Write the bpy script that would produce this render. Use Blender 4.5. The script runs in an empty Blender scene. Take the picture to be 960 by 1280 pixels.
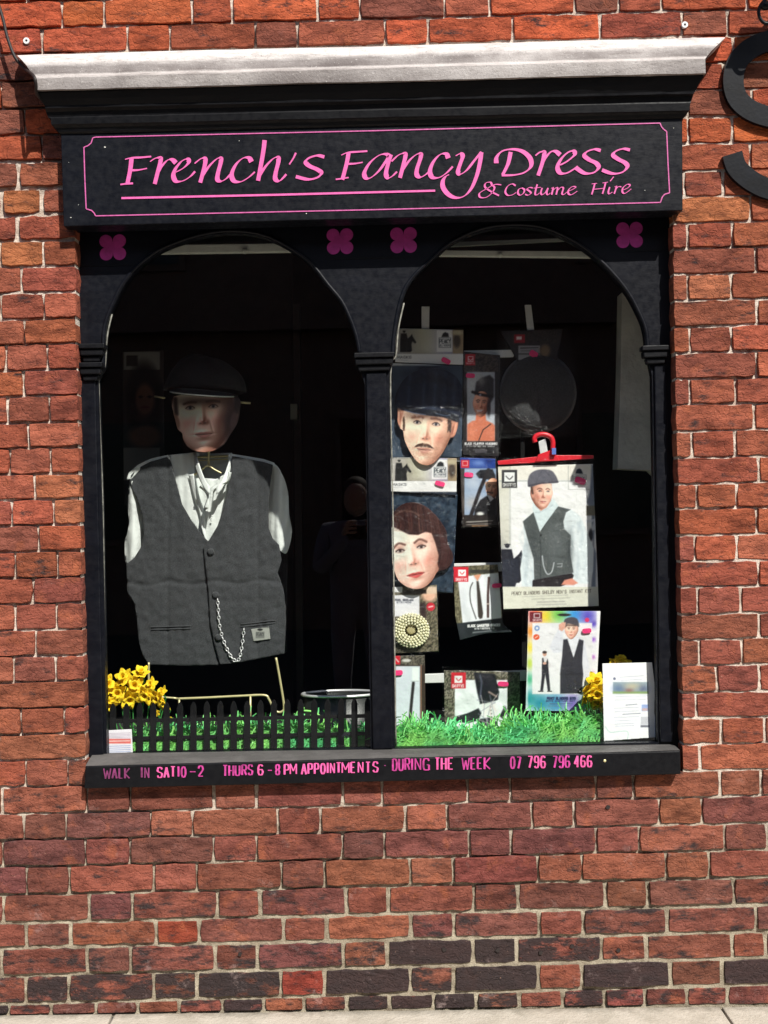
import bpy, bmesh, math, random
import numpy as np
from mathutils import Vector, Matrix, geometry, noise as mnoise

# ------------------------------------------------------------------ camera, world, sun
SC = bpy.context.scene
COL = SC.collection
FOC = 1488.0                      # focal length in pixels of a 960 x 1280 frame
CAM = (0.0, -3.2, 1.35)
ROLL = math.radians(1.25)
CR, SR = math.cos(ROLL), math.sin(ROLL)
cd = bpy.data.cameras.new('camera')
cam = bpy.data.objects.new('camera', cd)
COL.objects.link(cam)
cd.sensor_fit = 'VERTICAL'
cd.sensor_height = 36.0
cd.lens = FOC / 1280.0 * 36.0
cd.clip_start = 0.05
cd.clip_end = 500.0
cam.matrix_world = Matrix(((CR, SR, 0, CAM[0]), (0, 0, -1, CAM[1]), (-SR, CR, 0, CAM[2]), (0, 0, 0, 1)))
SC.camera = cam
SC.render.resolution_x = 768
SC.render.resolution_y = 1024
SC.view_settings.view_transform = 'Standard'
SC.view_settings.look = 'None'
SC.view_settings.exposure = 0.32
SC.view_settings.gamma = 1.0

SUNV = Vector((0.55, -1.0, 1.2)).normalized()      # direction towards the sun
w = bpy.data.worlds.new('World')
SC.world = w
w.use_nodes = True
nt = w.node_tree
sky = nt.nodes.new('ShaderNodeTexSky')
sky.sky_type = 'NISHITA'
sky.sun_disc = False
sky.sun_elevation = math.asin(SUNV.z)
sky.sun_rotation = math.atan2(SUNV.x, SUNV.y)
sky.air_density = 1.0
sky.dust_density = 1.2
bg = nt.nodes['Background']
bg.inputs['Strength'].default_value = 0.085
nt.links.new(sky.outputs[0], bg.inputs[0])
sl = bpy.data.lights.new('sun', 'SUN')
sl.energy = 5.0
sl.angle = math.radians(0.55)
sl.color = (1.0, 0.955, 0.885)
so = bpy.data.objects.new('sun', sl)
COL.objects.link(so)
so.location = SUNV * 20
so.rotation_euler = SUNV.to_track_quat('Z', 'Y').to_euler()
try:
    SC.cycles.transparent_max_bounces = 24
    SC.cycles.max_bounces = 8
    SC.cycles.caustics_reflective = False
    SC.cycles.caustics_refractive = False
except Exception:
    pass

# ------------------------------------------------------------------ helpers
def P(px, py, y=0.0):
    """photo pixel -> point on the vertical plane at depth y"""
    u = (px - 480.0) / FOC
    v = -(py - 640.0) / FOC
    d = y - CAM[1]
    return Vector((CAM[0] + (u * CR + v * SR) * d, y, CAM[2] + (-u * SR + v * CR) * d))

def lin(c):
    return tuple(((x / 255.0) / 12.92 if x / 255.0 <= 0.04045 else ((x / 255.0 + 0.055) / 1.055) ** 2.4) for x in c)

def tag(o, label=None, cat=None, group=None, kind=None):
    if label: o['label'] = label
    if cat: o['category'] = cat
    if group: o['group'] = group
    if kind: o['kind'] = kind
    return o

def thing(name, loc, label, cat, group=None, kind=None):
    o = bpy.data.objects.new(name, None)
    o.empty_display_size = 0.05
    o.location = loc
    COL.objects.link(o)
    return tag(o, label, cat, group, kind)

def rootloc(o):
    v = Vector((0, 0, 0))
    while o is not None:
        v = v + Vector(o.location)
        o = o.parent
    return v

def link_mesh(name, me, parent=None, loc=None):
    o = bpy.data.objects.new(name, me)
    COL.objects.link(o)
    if parent is not None:
        o.parent = parent
    if loc is not None:
        o.location = loc
    return o

def mk(name, verts, faces, mat, parent=None, smooth=False, bevel=0.0, seg=2, solid=0.0, base=None):
    if base is not None:
        off = Vector(base)
    elif parent is not None:
        off = rootloc(parent)
    else:
        vs = [Vector(v) for v in verts]
        off = Vector((sum(v.x for v in vs) / len(vs), sum(v.y for v in vs) / len(vs), min(v.z for v in vs)))
    me = bpy.data.meshes.new(name)
    me.from_pydata([tuple(Vector(v) - off) for v in verts], [], faces)
    if smooth:
        me.shade_smooth()
    mats = mat if isinstance(mat, (list, tuple)) else [mat]
    for m in mats:
        me.materials.append(m)
    o = link_mesh(name, me, parent, None if parent is not None else off)
    if solid:
        s = o.modifiers.new('solid', 'SOLIDIFY')
        s.thickness = solid
        s.offset = -1
    if bevel:
        b = o.modifiers.new('bevel', 'BEVEL')
        b.width = bevel
        b.segments = seg
        b.limit_method = 'ANGLE'
    return o

def area(l):
    return sum(l[i][0] * l[(i + 1) % len(l)][1] - l[(i + 1) % len(l)][0] * l[i][1] for i in range(len(l))) / 2

def prism_w(name, loops, yf, yb, mat, parent=None, **k):
    """solid between depth yf (front) and yb (back); loops = [outer, hole, ...] of world (x, z)"""
    verts, faces, loops3 = [], [], []
    ls = []
    for i, l in enumerate(loops):
        l = list(l)
        a = area(l)
        if (i == 0 and a < 0) or (i > 0 and a > 0):
            l.reverse()
        ls.append(l)
        loops3.append([Vector((x, z, 0)) for x, z in l])
    tris = geometry.tessellate_polygon(loops3) if (len(ls) > 1 or len(ls[0]) > 4) else [(0, 1, 2, 3)] if len(ls[0]) == 4 else [(0, 1, 2)]
    flat = [p for l in ls for p in l]
    n = len(flat)
    verts = [(x, yf, z) for x, z in flat] + [(x, yb, z) for x, z in flat]
    for t in tris:
        pts = [flat[i] for i in t]
        if abs(area(pts)) < 1e-12:
            continue
        t = tuple(t) if area(pts) > 0 else tuple(reversed(t))
        faces.append(t)
        faces.append(tuple(i + n for i in reversed(t)))
    s = 0
    for l in ls:
        m = len(l)
        for i in range(m):
            j = (i + 1) % m
            faces.append((s + j, s + i, s + i + n, s + j + n))
        s += m
    return mk(name, verts, faces, mat, parent, **k)

def prism(name, loops, yf, yb, mat, parent=None, **k):
    """the same with loops given as photo pixels on the front plane"""
    if not isinstance(loops[0][0], (list, tuple)):
        loops = [loops]
    W = [[(P(x, y, yf).x, P(x, y, yf).z) for x, y in l] for l in loops]
    return prism_w(name, W, yf, yb, mat, parent, **k)

def cat(pts, n=6, closed=False):
    pts = [tuple(p) for p in pts]
    if len(pts) < 3 and not closed:
        return pts
    out = []
    m = len(pts)
    d = len(pts[0])
    rng = m if closed else m - 1
    for i in range(rng):
        g = (lambda k: pts[k % m]) if closed else (lambda k: pts[min(max(k, 0), m - 1)])
        p0, p1, p2, p3 = g(i - 1), g(i), g(i + 1), g(i + 2)
        for s in range(n):
            t = s / n
            out.append(tuple(0.5 * (2 * p1[a] + (p2[a] - p0[a]) * t + (2 * p0[a] - 5 * p1[a] + 4 * p2[a] - p3[a]) * t * t
                             + (3 * p1[a] - p0[a] - 3 * p2[a] + p3[a]) * t ** 3) for a in range(d)))
    if not closed:
        out.append(pts[-1])
    return out

def tube_geo(path, r, n=8, closed=False):
    path = [Vector(p) for p in path]
    V, Fc = [], []
    m = len(path)
    up = Vector((0.13, 0.97, 0.21)).normalized()
    for i, p in enumerate(path):
        a = path[(i - 1) % m] if closed else path[max(i - 1, 0)]
        b = path[(i + 1) % m] if closed else path[min(i + 1, m - 1)]
        t = (b - a)
        t = t.normalized() if t.length > 1e-9 else Vector((0, 0, 1))
        u = up - t * up.dot(t)
        if u.length < 1e-3:
            u = Vector((1, 0, 0)) - t * t.x
        u.normalize()
        v = t.cross(u)
        rr = r[i] if isinstance(r, (list, tuple)) else r
        for k in range(n):
            A = 2 * math.pi * k / n
            V.append(p + (u * math.cos(A) + v * math.sin(A)) * rr)
    for i in range(m if closed else m - 1):
        j = (i + 1) % m
        for k in range(n):
            l = (k + 1) % n
            Fc.append((i * n + k, i * n + l, j * n + l, j * n + k))
    if not closed:
        Fc.append(tuple(reversed(range(n))))
        Fc.append(tuple(range((m - 1) * n, m * n)))
    return V, Fc

def tube(name, path, r, mat, parent=None, n=8, closed=False, **k):
    V, Fc = tube_geo(path, r, n, closed)
    return mk(name, V, Fc, mat, parent, smooth=True, **k)

def join_geo(parts):
    V, Fc = [], []
    for v, f in parts:
        s = len(V)
        V += list(v)
        Fc += [tuple(i + s for i in q) for q in f]
    return V, Fc

def box_geo(x0, x1, y0, y1, z0, z1):
    V = [(x0, y0, z0), (x1, y0, z0), (x1, y1, z0), (x0, y1, z0), (x0, y0, z1), (x1, y0, z1), (x1, y1, z1), (x0, y1, z1)]
    return V, [(0, 3, 2, 1), (4, 5, 6, 7), (0, 1, 5, 4), (1, 2, 6, 5), (2, 3, 7, 6), (3, 0, 4, 7)]

def sphere_geo(c, r, nu=10, nv=6, sq=(1, 1, 1)):
    V = [Vector(c) + Vector((0, 0, r * sq[2]))]
    for j in range(1, nv):
        a = math.pi * j / nv
        for i in range(nu):
            b = 2 * math.pi * i / nu
            V.append(Vector(c) + Vector((math.sin(a) * math.cos(b) * r * sq[0], math.sin(a) * math.sin(b) * r * sq[1], math.cos(a) * r * sq[2])))
    V.append(Vector(c) - Vector((0, 0, r * sq[2])))
    F_ = [(0, 1 + i, 1 + (i + 1) % nu) for i in range(nu)]
    for j in range(nv - 2):
        for i in range(nu):
            a, b = 1 + j * nu + i, 1 + j * nu + (i + 1) % nu
            F_.append((a, a + nu, b + nu, b))
    L = len(V) - 1
    s = 1 + (nv - 2) * nu
    F_ += [(L, s + (i + 1) % nu, s + i) for i in range(nu)]
    return V, F_

# ------------------------------------------------------------------ materials
def mat_new(name):
    m = bpy.data.materials.new(name)
    m.use_nodes = True
    return m, m.node_tree, m.node_tree.nodes['Principled BSDF']

def N(t, ty, **k):
    n = t.nodes.new(ty)
    for a, b in k.items():
        setattr(n, a, b)
    return n

def noise(t, vec, scale, detail=4, rough=0.6):
    n = N(t, 'ShaderNodeTexNoise')
    n.inputs['Scale'].default_value = scale
    n.inputs['Detail'].default_value = detail
    n.inputs['Roughness'].default_value = rough
    if vec is not None:
        t.links.new(vec, n.inputs['Vector'])
    return n.outputs['Fac']

def ramp(t, fac, stops):
    r = N(t, 'ShaderNodeValToRGB')
    e = r.color_ramp.elements
    while len(e) < len(stops):
        e.new(0.5)
    for q, (p, c) in zip(e, stops):
        q.position = p
        q.color = (*c, 1) if isinstance(c, tuple) else (c, c, c, 1)
    t.links.new(fac, r.inputs[0])
    return r.outputs[0]

def mixc(t, fac, a, b, mode='MIX'):
    m = N(t, 'ShaderNodeMix', data_type='RGBA', blend_type=mode)
    for s, v in ((m.inputs[0], fac), (m.inputs[6], a), (m.inputs[7], b)):
        if isinstance(v, bpy.types.NodeSocket):
            t.links.new(v, s)
        elif isinstance(v, tuple):
            s.default_value = (*v, 1) if len(v) == 3 else v
        else:
            s.default_value = v
    return m.outputs[2]

def mth(t, op, a, b=None, clamp=False):
    m = N(t, 'ShaderNodeMath', operation=op, use_clamp=clamp)
    for s, v in ((m.inputs[0], a), (m.inputs[1], b)):
        if v is None: continue
        if isinstance(v, bpy.types.NodeSocket): t.links.new(v, s)
        else: s.default_value = v
    return m.outputs[0]

def bump(t, b, h, dist=0.002, strength=1.0):
    n = N(t, 'ShaderNodeBump')
    n.inputs['Distance'].default_value = dist
    n.inputs['Strength'].default_value = strength
    t.links.new(h, n.inputs['Height'])
    t.links.new(n.outputs[0], b.inputs['Normal'])
    return n

def pos(t):
    return N(t, 'ShaderNodeNewGeometry').outputs['Position']

def plain(name, col, rough=0.6, metal=0.0, var=0.15, scale=30, bs=200, bd=0.0005, spec=0.5, sheen=0.0, coat=0.0):
    m, t, b = mat_new(name)
    p = pos(t)
    f = noise(t, p, scale, 5)
    lo = tuple(c * (1 - var) for c in col)
    hi = tuple(min(1, c * (1 + var)) for c in col)
    t.links.new(ramp(t, f, [(0.3, lo), (0.7, hi)]), b.inputs['Base Color'])
    b.inputs['Roughness'].default_value = rough
    b.inputs['Metallic'].default_value = metal
    b.inputs['Specular IOR Level'].default_value = spec
    b.inputs['Sheen Weight'].default_value = sheen
    b.inputs['Coat Weight'].default_value = coat
    bump(t, b, noise(t, p, bs, 3), bd)
    return m

# brick: its own colour per object, soot and pale bloom by noise
def brick_mat():
    m, t, b = mat_new('fired_brick')
    oi = N(t, 'ShaderNodeObjectInfo')
    p = pos(t)
    off = N(t, 'ShaderNodeVectorMath', operation='SCALE')
    cx = N(t, 'ShaderNodeCombineXYZ')
    for i in range(3): t.links.new(oi.outputs['Random'], cx.inputs[i])
    t.links.new(cx.outputs[0], off.inputs[0]); off.inputs[3].default_value = 37.0
    ad = N(t, 'ShaderNodeVectorMath', operation='ADD')
    t.links.new(p, ad.inputs[0]); t.links.new(off.outputs[0], ad.inputs[1])
    q = ad.outputs[0]
    st = N(t, 'ShaderNodeMapping'); st.inputs['Scale'].default_value = (0.6, 1, 1.5)
    t.links.new(q, st.inputs[0]); qs = st.outputs[0]
    base = oi.outputs['Color']
    n1 = noise(t, qs, 26, 6, 0.65)
    c = mixc(t, ramp(t, n1, [(0.42, 0.0), (0.66, 0.9)]), base, (0.36, 0.34, 0.36), 'MULTIPLY')
    n2 = noise(t, qs, 60, 6, 0.7)
    c = mixc(t, ramp(t, n2, [(0.36, 0.4), (0.55, 0.0)]), c, (0.66, 0.6, 0.56), 'MULTIPLY')
    n3 = noise(t, q, 17, 5, 0.6)
    c = mixc(t, ramp(t, n3, [(0.57, 0.0), (0.72, 0.38)]), c, (0.50, 0.15, 0.065))
    # black burnt ends / soot where the object's alpha asks for it
    n4 = noise(t, qs, 22, 5, 0.7)
    so_ = mth(t, 'ADD', n4, mth(t, 'SUBTRACT', oi.outputs['Alpha'], 0.5))
    c = mixc(t, ramp(t, so_, [(0.50, 0.0), (0.62, 0.93)]), c, (0.034, 0.028, 0.029))
    # pale salts and lime smears
    sep = N(t, 'ShaderNodeSeparateXYZ'); t.links.new(p, sep.inputs[0])
    low = ramp(t, mth(t, 'MULTIPLY', sep.outputs[2], 0.5), [(0.02, 1.0), (0.42, 0.0)])
    n5 = noise(t, p, 13, 8, 0.75)
    bl = mth(t, 'MULTIPLY', ramp(t, n5, [(0.58, 0.0), (0.74, 0.55)]), mth(t, 'ADD', mth(t, 'MULTIPLY', low, 0.85), 0.12))
    c = mixc(t, bl, c, (0.50, 0.38, 0.36))
    n6 = noise(t, q, 210, 3, 0.7)
    c = mixc(t, ramp(t, n6, [(0.35, 0.45), (0.55, 0.0)]), c, (0.5, 0.42, 0.38), 'MULTIPLY')
    c = mixc(t, ramp(t, noise(t, q, 140, 4, 0.8), [(0.66, 0.0), (0.73, 0.75)]), c, (0.6, 0.36, 0.26))
    t.links.new(c, b.inputs['Base Color'])
    b.inputs['Roughness'].default_value = 0.9
    b.inputs['Specular IOR Level'].default_value = 0.2
    cr = N(t, 'ShaderNodeTexVoronoi', feature='DISTANCE_TO_EDGE'); cr.inputs['Scale'].default_value = 26
    wv = N(t, 'ShaderNodeMapping'); wv.inputs['Scale'].default_value = (0.55, 1, 1.7)
    nn = N(t, 'ShaderNodeTexNoise'); nn.inputs['Scale'].default_value = 30; nn.inputs['Detail'].default_value = 4
    t.links.new(q, nn.inputs['Vector'])
    wm = N(t, 'ShaderNodeVectorMath', operation='MULTIPLY_ADD'); t.links.new(nn.outputs['Color'], wm.inputs[0])
    wm.inputs[1].default_value = (0.07, 0.07, 0.07); t.links.new(q, wm.inputs[2])
    t.links.new(wm.outputs[0], wv.inputs[0]); t.links.new(wv.outputs[0], cr.inputs['Vector'])
    crack = ramp(t, cr.outputs['Distance'], [(0.0, 0.0), (0.07, 1.0)])
    h = mth(t, 'ADD', mth(t, 'MULTIPLY', n2, 1.2), mth(t, 'MULTIPLY', crack, 0.35))
    h = mth(t, 'ADD', h, mth(t, 'MULTIPLY', n6, 0.35))
    h = mth(t, 'ADD', h, mth(t, 'MULTIPLY', n1, 1.6))
    bump(t, b, h, 0.0036)
    return m

def mortar_mat():
    m, t, b = mat_new('lime_mortar')
    p = pos(t)
    sep = N(t, 'ShaderNodeSeparateXYZ'); t.links.new(p, sep.inputs[0])
    n = noise(t, p, 9, 5)
    c = ramp(t, n, [(0.3, (0.56, 0.46, 0.37)), (0.7, (0.80, 0.72, 0.63))])
    low = ramp(t, mth(t, 'MULTIPLY', sep.outputs[2], 0.5), [(0.18, 1.0), (0.34, 0.0)])
    c = mixc(t, low, c, ramp(t, noise(t, p, 14, 6), [(0.35, (0.26, 0.22, 0.16)), (0.7, (0.50, 0.45, 0.34))]))
    n2 = noise(t, p, 40, 5, 0.7)
    c = mixc(t, ramp(t, n2, [(0.35, 0.55), (0.5, 0.0)]), c, (0.45, 0.36, 0.30), 'MULTIPLY')
    n3 = noise(t, p, 300, 3)
    c = mixc(t, ramp(t, n3, [(0.35, 0.5), (0.55, 0.0)]), c, (0.55, 0.5, 0.45), 'MULTIPLY')
    t.links.new(c, b.inputs['Base Color'])
    b.inputs['Roughness'].default_value = 0.95
    bump(t, b, mth(t, 'ADD', n2, n3), 0.003)
    return m

def paint_mat(name='black_gloss_paint', col=(0.0035, 0.0042, 0.0072), r0=0.32, r1=0.55, wear=1.0):
    m, t, b = mat_new(name)
    p = pos(t)
    mp = N(t, 'ShaderNodeMapping'); mp.inputs['Scale'].default_value = (0.6, 1, 1.6)
    t.links.new(p, mp.inputs[0])
    n1 = noise(t, mp.outputs[0], 16, 6, 0.65)
    n2 = noise(t, p, 60, 5, 0.6)
    c = mixc(t, ramp(t, n1, [(0.45, 0.0), (0.75, 0.6 * wear)]), col, tuple(x * 1.8 + .003 for x in col))
    sc = noise(t, mp.outputs[0], 95, 6, 0.8)
    c = mixc(t, ramp(t, sc, [(0.73, 0.0), (0.78, 0.6 * wear)]), c, (0.14, 0.135, 0.13))
    t.links.new(c, b.inputs['Base Color'])
    r = N(t, 'ShaderNodeMapRange'); t.links.new(n2, r.inputs[0])
    r.inputs[1].default_value = 0.3; r.inputs[2].default_value = 0.7; r.inputs[3].default_value = r0; r.inputs[4].default_value = r1
    t.links.new(r.outputs[0], b.inputs['Roughness'])
    bump(t, b, mth(t, 'ADD', mth(t, 'MULTIPLY', n1, 2.0), mth(t, 'MULTIPLY', noise(t, mp.outputs[0], 70, 3), 0.25)), 0.00045)
    b.inputs['Specular IOR Level'].default_value = 0.22
    return m

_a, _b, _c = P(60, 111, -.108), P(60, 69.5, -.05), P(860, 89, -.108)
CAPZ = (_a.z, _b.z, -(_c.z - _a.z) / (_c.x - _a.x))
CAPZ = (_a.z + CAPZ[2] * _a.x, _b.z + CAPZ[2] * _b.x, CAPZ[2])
def cap_mat():
    m, t, b = mat_new('weathered_lead_white')
    p = pos(t)
    n1 = noise(t, p, 7, 8, 0.7)
    mp = N(t, 'ShaderNodeMapping'); mp.inputs['Scale'].default_value = (0.5, 1, 3.0)
    t.links.new(p, mp.inputs[0])
    n2 = noise(t, mp.outputs[0], 22, 8, 0.75)
    c = ramp(t, n2, [(0.30, (0.34, 0.31, 0.29)), (0.45, (0.64, 0.60, 0.575)), (0.60, (0.74, 0.70, 0.675))])
    c = mixc(t, ramp(t, n1, [(0.54, 0.0), (0.72, 0.6)]), c, (0.20, 0.17, 0.165))
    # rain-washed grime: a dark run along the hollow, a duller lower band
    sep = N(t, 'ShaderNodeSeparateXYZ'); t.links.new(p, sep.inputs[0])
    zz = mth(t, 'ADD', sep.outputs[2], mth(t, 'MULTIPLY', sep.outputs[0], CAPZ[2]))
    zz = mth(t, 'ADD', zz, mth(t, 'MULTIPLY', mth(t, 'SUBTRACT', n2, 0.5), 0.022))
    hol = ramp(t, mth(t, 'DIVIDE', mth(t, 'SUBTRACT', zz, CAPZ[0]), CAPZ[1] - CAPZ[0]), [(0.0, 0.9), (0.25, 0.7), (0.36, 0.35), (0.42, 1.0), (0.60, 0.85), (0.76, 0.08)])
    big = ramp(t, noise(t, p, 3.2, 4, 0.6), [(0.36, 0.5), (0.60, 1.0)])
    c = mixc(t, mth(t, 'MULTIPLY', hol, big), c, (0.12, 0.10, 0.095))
    sp = noise(t, p, 160, 4, 0.7)
    c = mixc(t, ramp(t, sp, [(0.62, 0.0), (0.70, 0.6)]), c, (0.72, 0.70, 0.66))
    c = mixc(t, ramp(t, sp, [(0.30, 0.7), (0.40, 0.0)]), c, (0.10, 0.09, 0.085))
    t.links.new(c, b.inputs['Base Color'])
    b.inputs['Roughness'].default_value = 0.75
    bump(t, b, mth(t, 'ADD', mth(t, 'MULTIPLY', n2, .5), sp), 0.002)
    return m

def glass_mat(name, ior=1.42, rough=0.0, tint=(0.95, 0.98, 0.97), wob=0.0, wscale=8, dist=0.01):
    m, t, b = mat_new(name)
    t.nodes.remove(b)
    out = t.nodes['Material Output']
    tr = N(t, 'ShaderNodeBsdfTransparent'); tr.inputs[0].default_value = (*tint, 1)
    gl = N(t, 'ShaderNodeBsdfGlossy'); gl.inputs['Roughness'].default_value = rough
    fr = N(t, 'ShaderNodeFresnel')
    gm = N(t, 'ShaderNodeNewGeometry')      # the way out of a thin pane reflects as much as the way in
    t.links.new(mth(t, 'ADD', ior, mth(t, 'MULTIPLY', gm.outputs['Backfacing'], 1.0 / ior - ior)), fr.inputs[0])
    mx = N(t, 'ShaderNodeMixShader')
    t.links.new(fr.outputs[0], mx.inputs[0]); t.links.new(tr.outputs[0], mx.inputs[1]); t.links.new(gl.outputs[0], mx.inputs[2])
    t.links.new(mx.outputs[0], out.inputs[0])
    if wob:
        bn = N(t, 'ShaderNodeBump'); bn.inputs['Distance'].default_value = dist; bn.inputs['Strength'].default_value = wob
        t.links.new(noise(t, pos(t), wscale, 4), bn.inputs['Height'])
        t.links.new(bn.outputs[0], gl.inputs['Normal'])
        if wscale > 20: t.links.new(bn.outputs[0], fr.inputs['Normal'])
    return m

def print_mat(name='printed_card', rough=0.42):
    m, t, b = mat_new(name)
    a = N(t, 'ShaderNodeVertexColor'); a.layer_name = 'print'
    p = pos(t)
    c = mixc(t, ramp(t, noise(t, p, 500, 2), [(0.3, 0.12), (0.6, 0.0)]), a.outputs[0], (0.6, 0.6, 0.6), 'MULTIPLY')
    t.links.new(c, b.inputs['Base Color'])
    b.inputs['Roughness'].default_value = rough
    bump(t, b, noise(t, p, 14, 3), 0.004)
    return m

def cloth_mat(name, col, var=0.35, weave=900, rough=0.95, sheen=0.3):
    m, t, b = mat_new(name)
    p = pos(t)
    n1 = noise(t, p, weave, 3, 0.8)
    n2 = noise(t, p, 25, 4)
    c = ramp(t, n1, [(0.30, tuple(x * (1 - var) for x in col)), (0.7, tuple(min(1, x * (1 + var)) for x in col))])
    c = mixc(t, ramp(t, n2, [(0.35, 0.25), (0.6, 0.0)]), c, (0.7, 0.7, 0.72), 'MULTIPLY')
    t.links.new(c, b.inputs['Base Color'])
    b.inputs['Roughness'].default_value = rough
    b.inputs['Specular IOR Level'].default_value = 0.15
    b.inputs['Sheen Weight'].default_value = sheen
    bump(t, b, mth(t, 'ADD', mth(t, 'MULTIPLY', n1, 0.4), noise(t, p, 45, 3)), 0.0025)
    return m

M = {}
M['brick'] = brick_mat()
M['mortar'] = mortar_mat()
M['paint'] = paint_mat()
M['paint_flat'] = paint_mat('black_trim_paint', (0.0030, 0.0033, 0.0048), 0.4, 0.65, 0.6)
M['sillpaint'] = paint_mat('grey_worn_sill_paint', (0.085, 0.081, 0.078), 0.4, 0.75, 1.3)
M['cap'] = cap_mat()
M['glass'] = glass_mat('shop_glass', 1.48, 0.0, (0.985, 0.995, 0.99), 0.06, 2, 0.003)
M['bag'] = glass_mat('crinkled_clear_bag', 1.30, 0.12, (0.995, 0.995, 1.0), 1.0, 38, 0.012)
M['print'] = print_mat()
M['print_matt'] = print_mat('printed_paper', 0.7)
M['pink'] = plain('pink_sign_paint', (0.80, 0.135, 0.42), 0.45, var=0.12, scale=90, bs=400, bd=0.0003)
M['border'] = plain('dull_pink_line_paint', (0.62, 0.12, 0.36), 0.5, var=0.2, scale=90)
M['flower'] = plain('magenta_flower_paint', (0.46, 0.038, 0.27), 0.6, var=0.2, scale=50)
M['dark'] = plain('dark_shop_wall', (0.022, 0.021, 0.022), 0.9, var=0.5, scale=3)
M['darkfloor'] = plain('black_display_cloth', (0.012, 0.012, 0.012), 0.95, var=0.3)
M['pale'] = plain('pale_plaster', (0.72, 0.72, 0.66), 0.9, var=0.22, scale=9, bs=60, bd=0.003)
M['white'] = plain('white_plastic', (0.78, 0.79, 0.78), 0.4, var=0.06)
M['rail'] = plain('grey_white_rail', (0.70, 0.72, 0.66), 0.5, var=0.1)
M['gold'] = plain('brass_wire', (0.70, 0.62, 0.33), 0.35, 0.35, var=0.1)
M['red'] = plain('red_hanger_plastic', (0.72, 0.025, 0.04), 0.3, var=0.08)
M['sticker'] = plain('neon_pink_sticker', (0.93, 0.05, 0.22), 0.5, var=0.05)
M['yellow'] = plain('yellow_silk_petals', (0.95, 0.63, 0.015), 0.75, var=0.18, scale=60, bs=120, bd=0.002)
def grass_mat():
    m, t, b = mat_new('green_shredded_paper')
    p = pos(t)
    c = ramp(t, noise(t, p, 9, 3), [(0.38, (0.34, 0.86, 0.20)), (0.62, (0.15, 0.76, 0.30))])
    c = mixc(t, ramp(t, noise(t, p, 150, 2), [(0.4, 0.45), (0.6, 0.0)]), c, (0.45, 0.6, 0.4), 'MULTIPLY')
    t.links.new(c, b.inputs['Base Color']); b.inputs['Roughness'].default_value = 0.5
    return m
M['grass'] = grass_mat()
M['stemgreen'] = plain('green_stem', (0.06, 0.30, 0.07), 0.6)
M['fence'] = plain('black_fence_wood', (0.005, 0.005, 0.0055), 0.7, spec=.2)
M['vest'] = cloth_mat('charcoal_wool', (0.054, 0.057, 0.061), 0.6, 420, sheen=0.12)
M['vestback'] = cloth_mat('black_lining', (0.02, 0.021, 0.024), 0.2, 300, 0.5)
M['shirt'] = cloth_mat('white_cotton', (0.80, 0.84, 0.81), 0.03, 600, 0.85, 0.1)
M['felt'] = cloth_mat('black_felt', (0.055, 0.057, 0.060), 0.5, 260, 0.8, 0.4)
M['capcloth'] = cloth_mat('dark_tweed', (0.026, 0.027, 0.029), 0.5, 500, sheen=0.1)
M['chrome'] = plain('silver_chain', (0.85, 0.85, 0.86), 0.38, 0.6, var=0.05)
M['pearl'] = plain('cream_pearls', (0.78, 0.75, 0.50), 0.22, var=0.05, coat=0.5)
M['wire'] = plain('black_cable_rubber', (0.02, 0.014, 0.013), 0.6)
M['iron'] = plain('blue_black_iron', (0.0035, 0.0045, 0.007), 0.42, var=0.5, scale=30, bs=90, bd=0.0003, spec=0.25)
def pave_mat():
    m, t, b = mat_new('pale_paving_stone')
    p = pos(t)
    c = ramp(t, noise(t, p, 14, 6, .7), [(0.3, (0.40, 0.36, 0.29)), (0.7, (0.56, 0.51, 0.43))])
    sep = N(t, 'ShaderNodeSeparateXYZ'); t.links.new(p, sep.inputs[0])
    foot = mth(t, 'ADD', mth(t, 'MULTIPLY', sep.outputs[1], 9.0), noise(t, p, 26, 6, .75))     # grit and moss gathered along the foot of the wall
    c = mixc(t, ramp(t, foot, [(0.15, 0.0), (0.62, 0.8)]), c, (0.12, 0.105, 0.075))
    c = mixc(t, ramp(t, noise(t, p, 70, 5, .8), [(0.60, 0.0), (0.70, 0.6)]), c, (0.16, 0.14, 0.11))
    t.links.new(c, b.inputs['Base Color']); b.inputs['Roughness'].default_value = 0.9
    bump(t, b, noise(t, p, 120, 4), 0.003)
    return m
M['pave'] = pave_mat()
M['asphalt'] = plain('asphalt', (0.05, 0.05, 0.052), 0.9, var=0.25, scale=80, bs=200, bd=0.004)
M['farbrick'] = plain('dark_far_brick', (0.24, 0.15, 0.12), 0.9, var=0.3, scale=8)
M['farglass'] = plain('dark_far_glass', (0.02, 0.025, 0.03), 0.1, var=0.2)
M['tub'] = plain('smoky_plastic_tub', (0.012, 0.015, 0.014), 0.4, var=0.15)
# ------------------------------------------------------------------ the brick wall
rnd = random.Random(7)
LY = [34.5,67,101,135,168,201,235,268,301,333,366,399,430.5,462.6,495,528.5,560,593,624.7,656.7,689.7,722.6,755,788,820.6,852.5,885.7,918,950,983.5,1017.5,1050,1083.5,1118.5,1154,1185,1220,1255]
RY = [12,44,78,111.5,145,178.5,212.5,245,277.5,309.5,341.8,374.5,407,440,472.7,505,538,571,604,635,668.4,701,733,767,799,831,865,897,930,963,996,1030,1063.5,1097.5,1132.5,1166,1199,1232.5]
def bed(k, x):
    if k < 0:
        l, r = 1.3 - 33 * (-1 - k), -21 - 33 * (-1 - k)
    elif k >= len(LY):
        l, r = 1269.5 + 30 * (k - len(LY)), 1257.2 + 30 * (k - len(LY))
    else:
        l, r = LY[k], RY[k]
    return l + (r - l) * (x - 30) / 870.0
def pl(tab, y):
    for (a, b), (c, d) in zip(tab, tab[1:]):
        if y <= c:
            return b + (d - b) * (y - a) / (c - a)
    return tab[-1][1]
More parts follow.
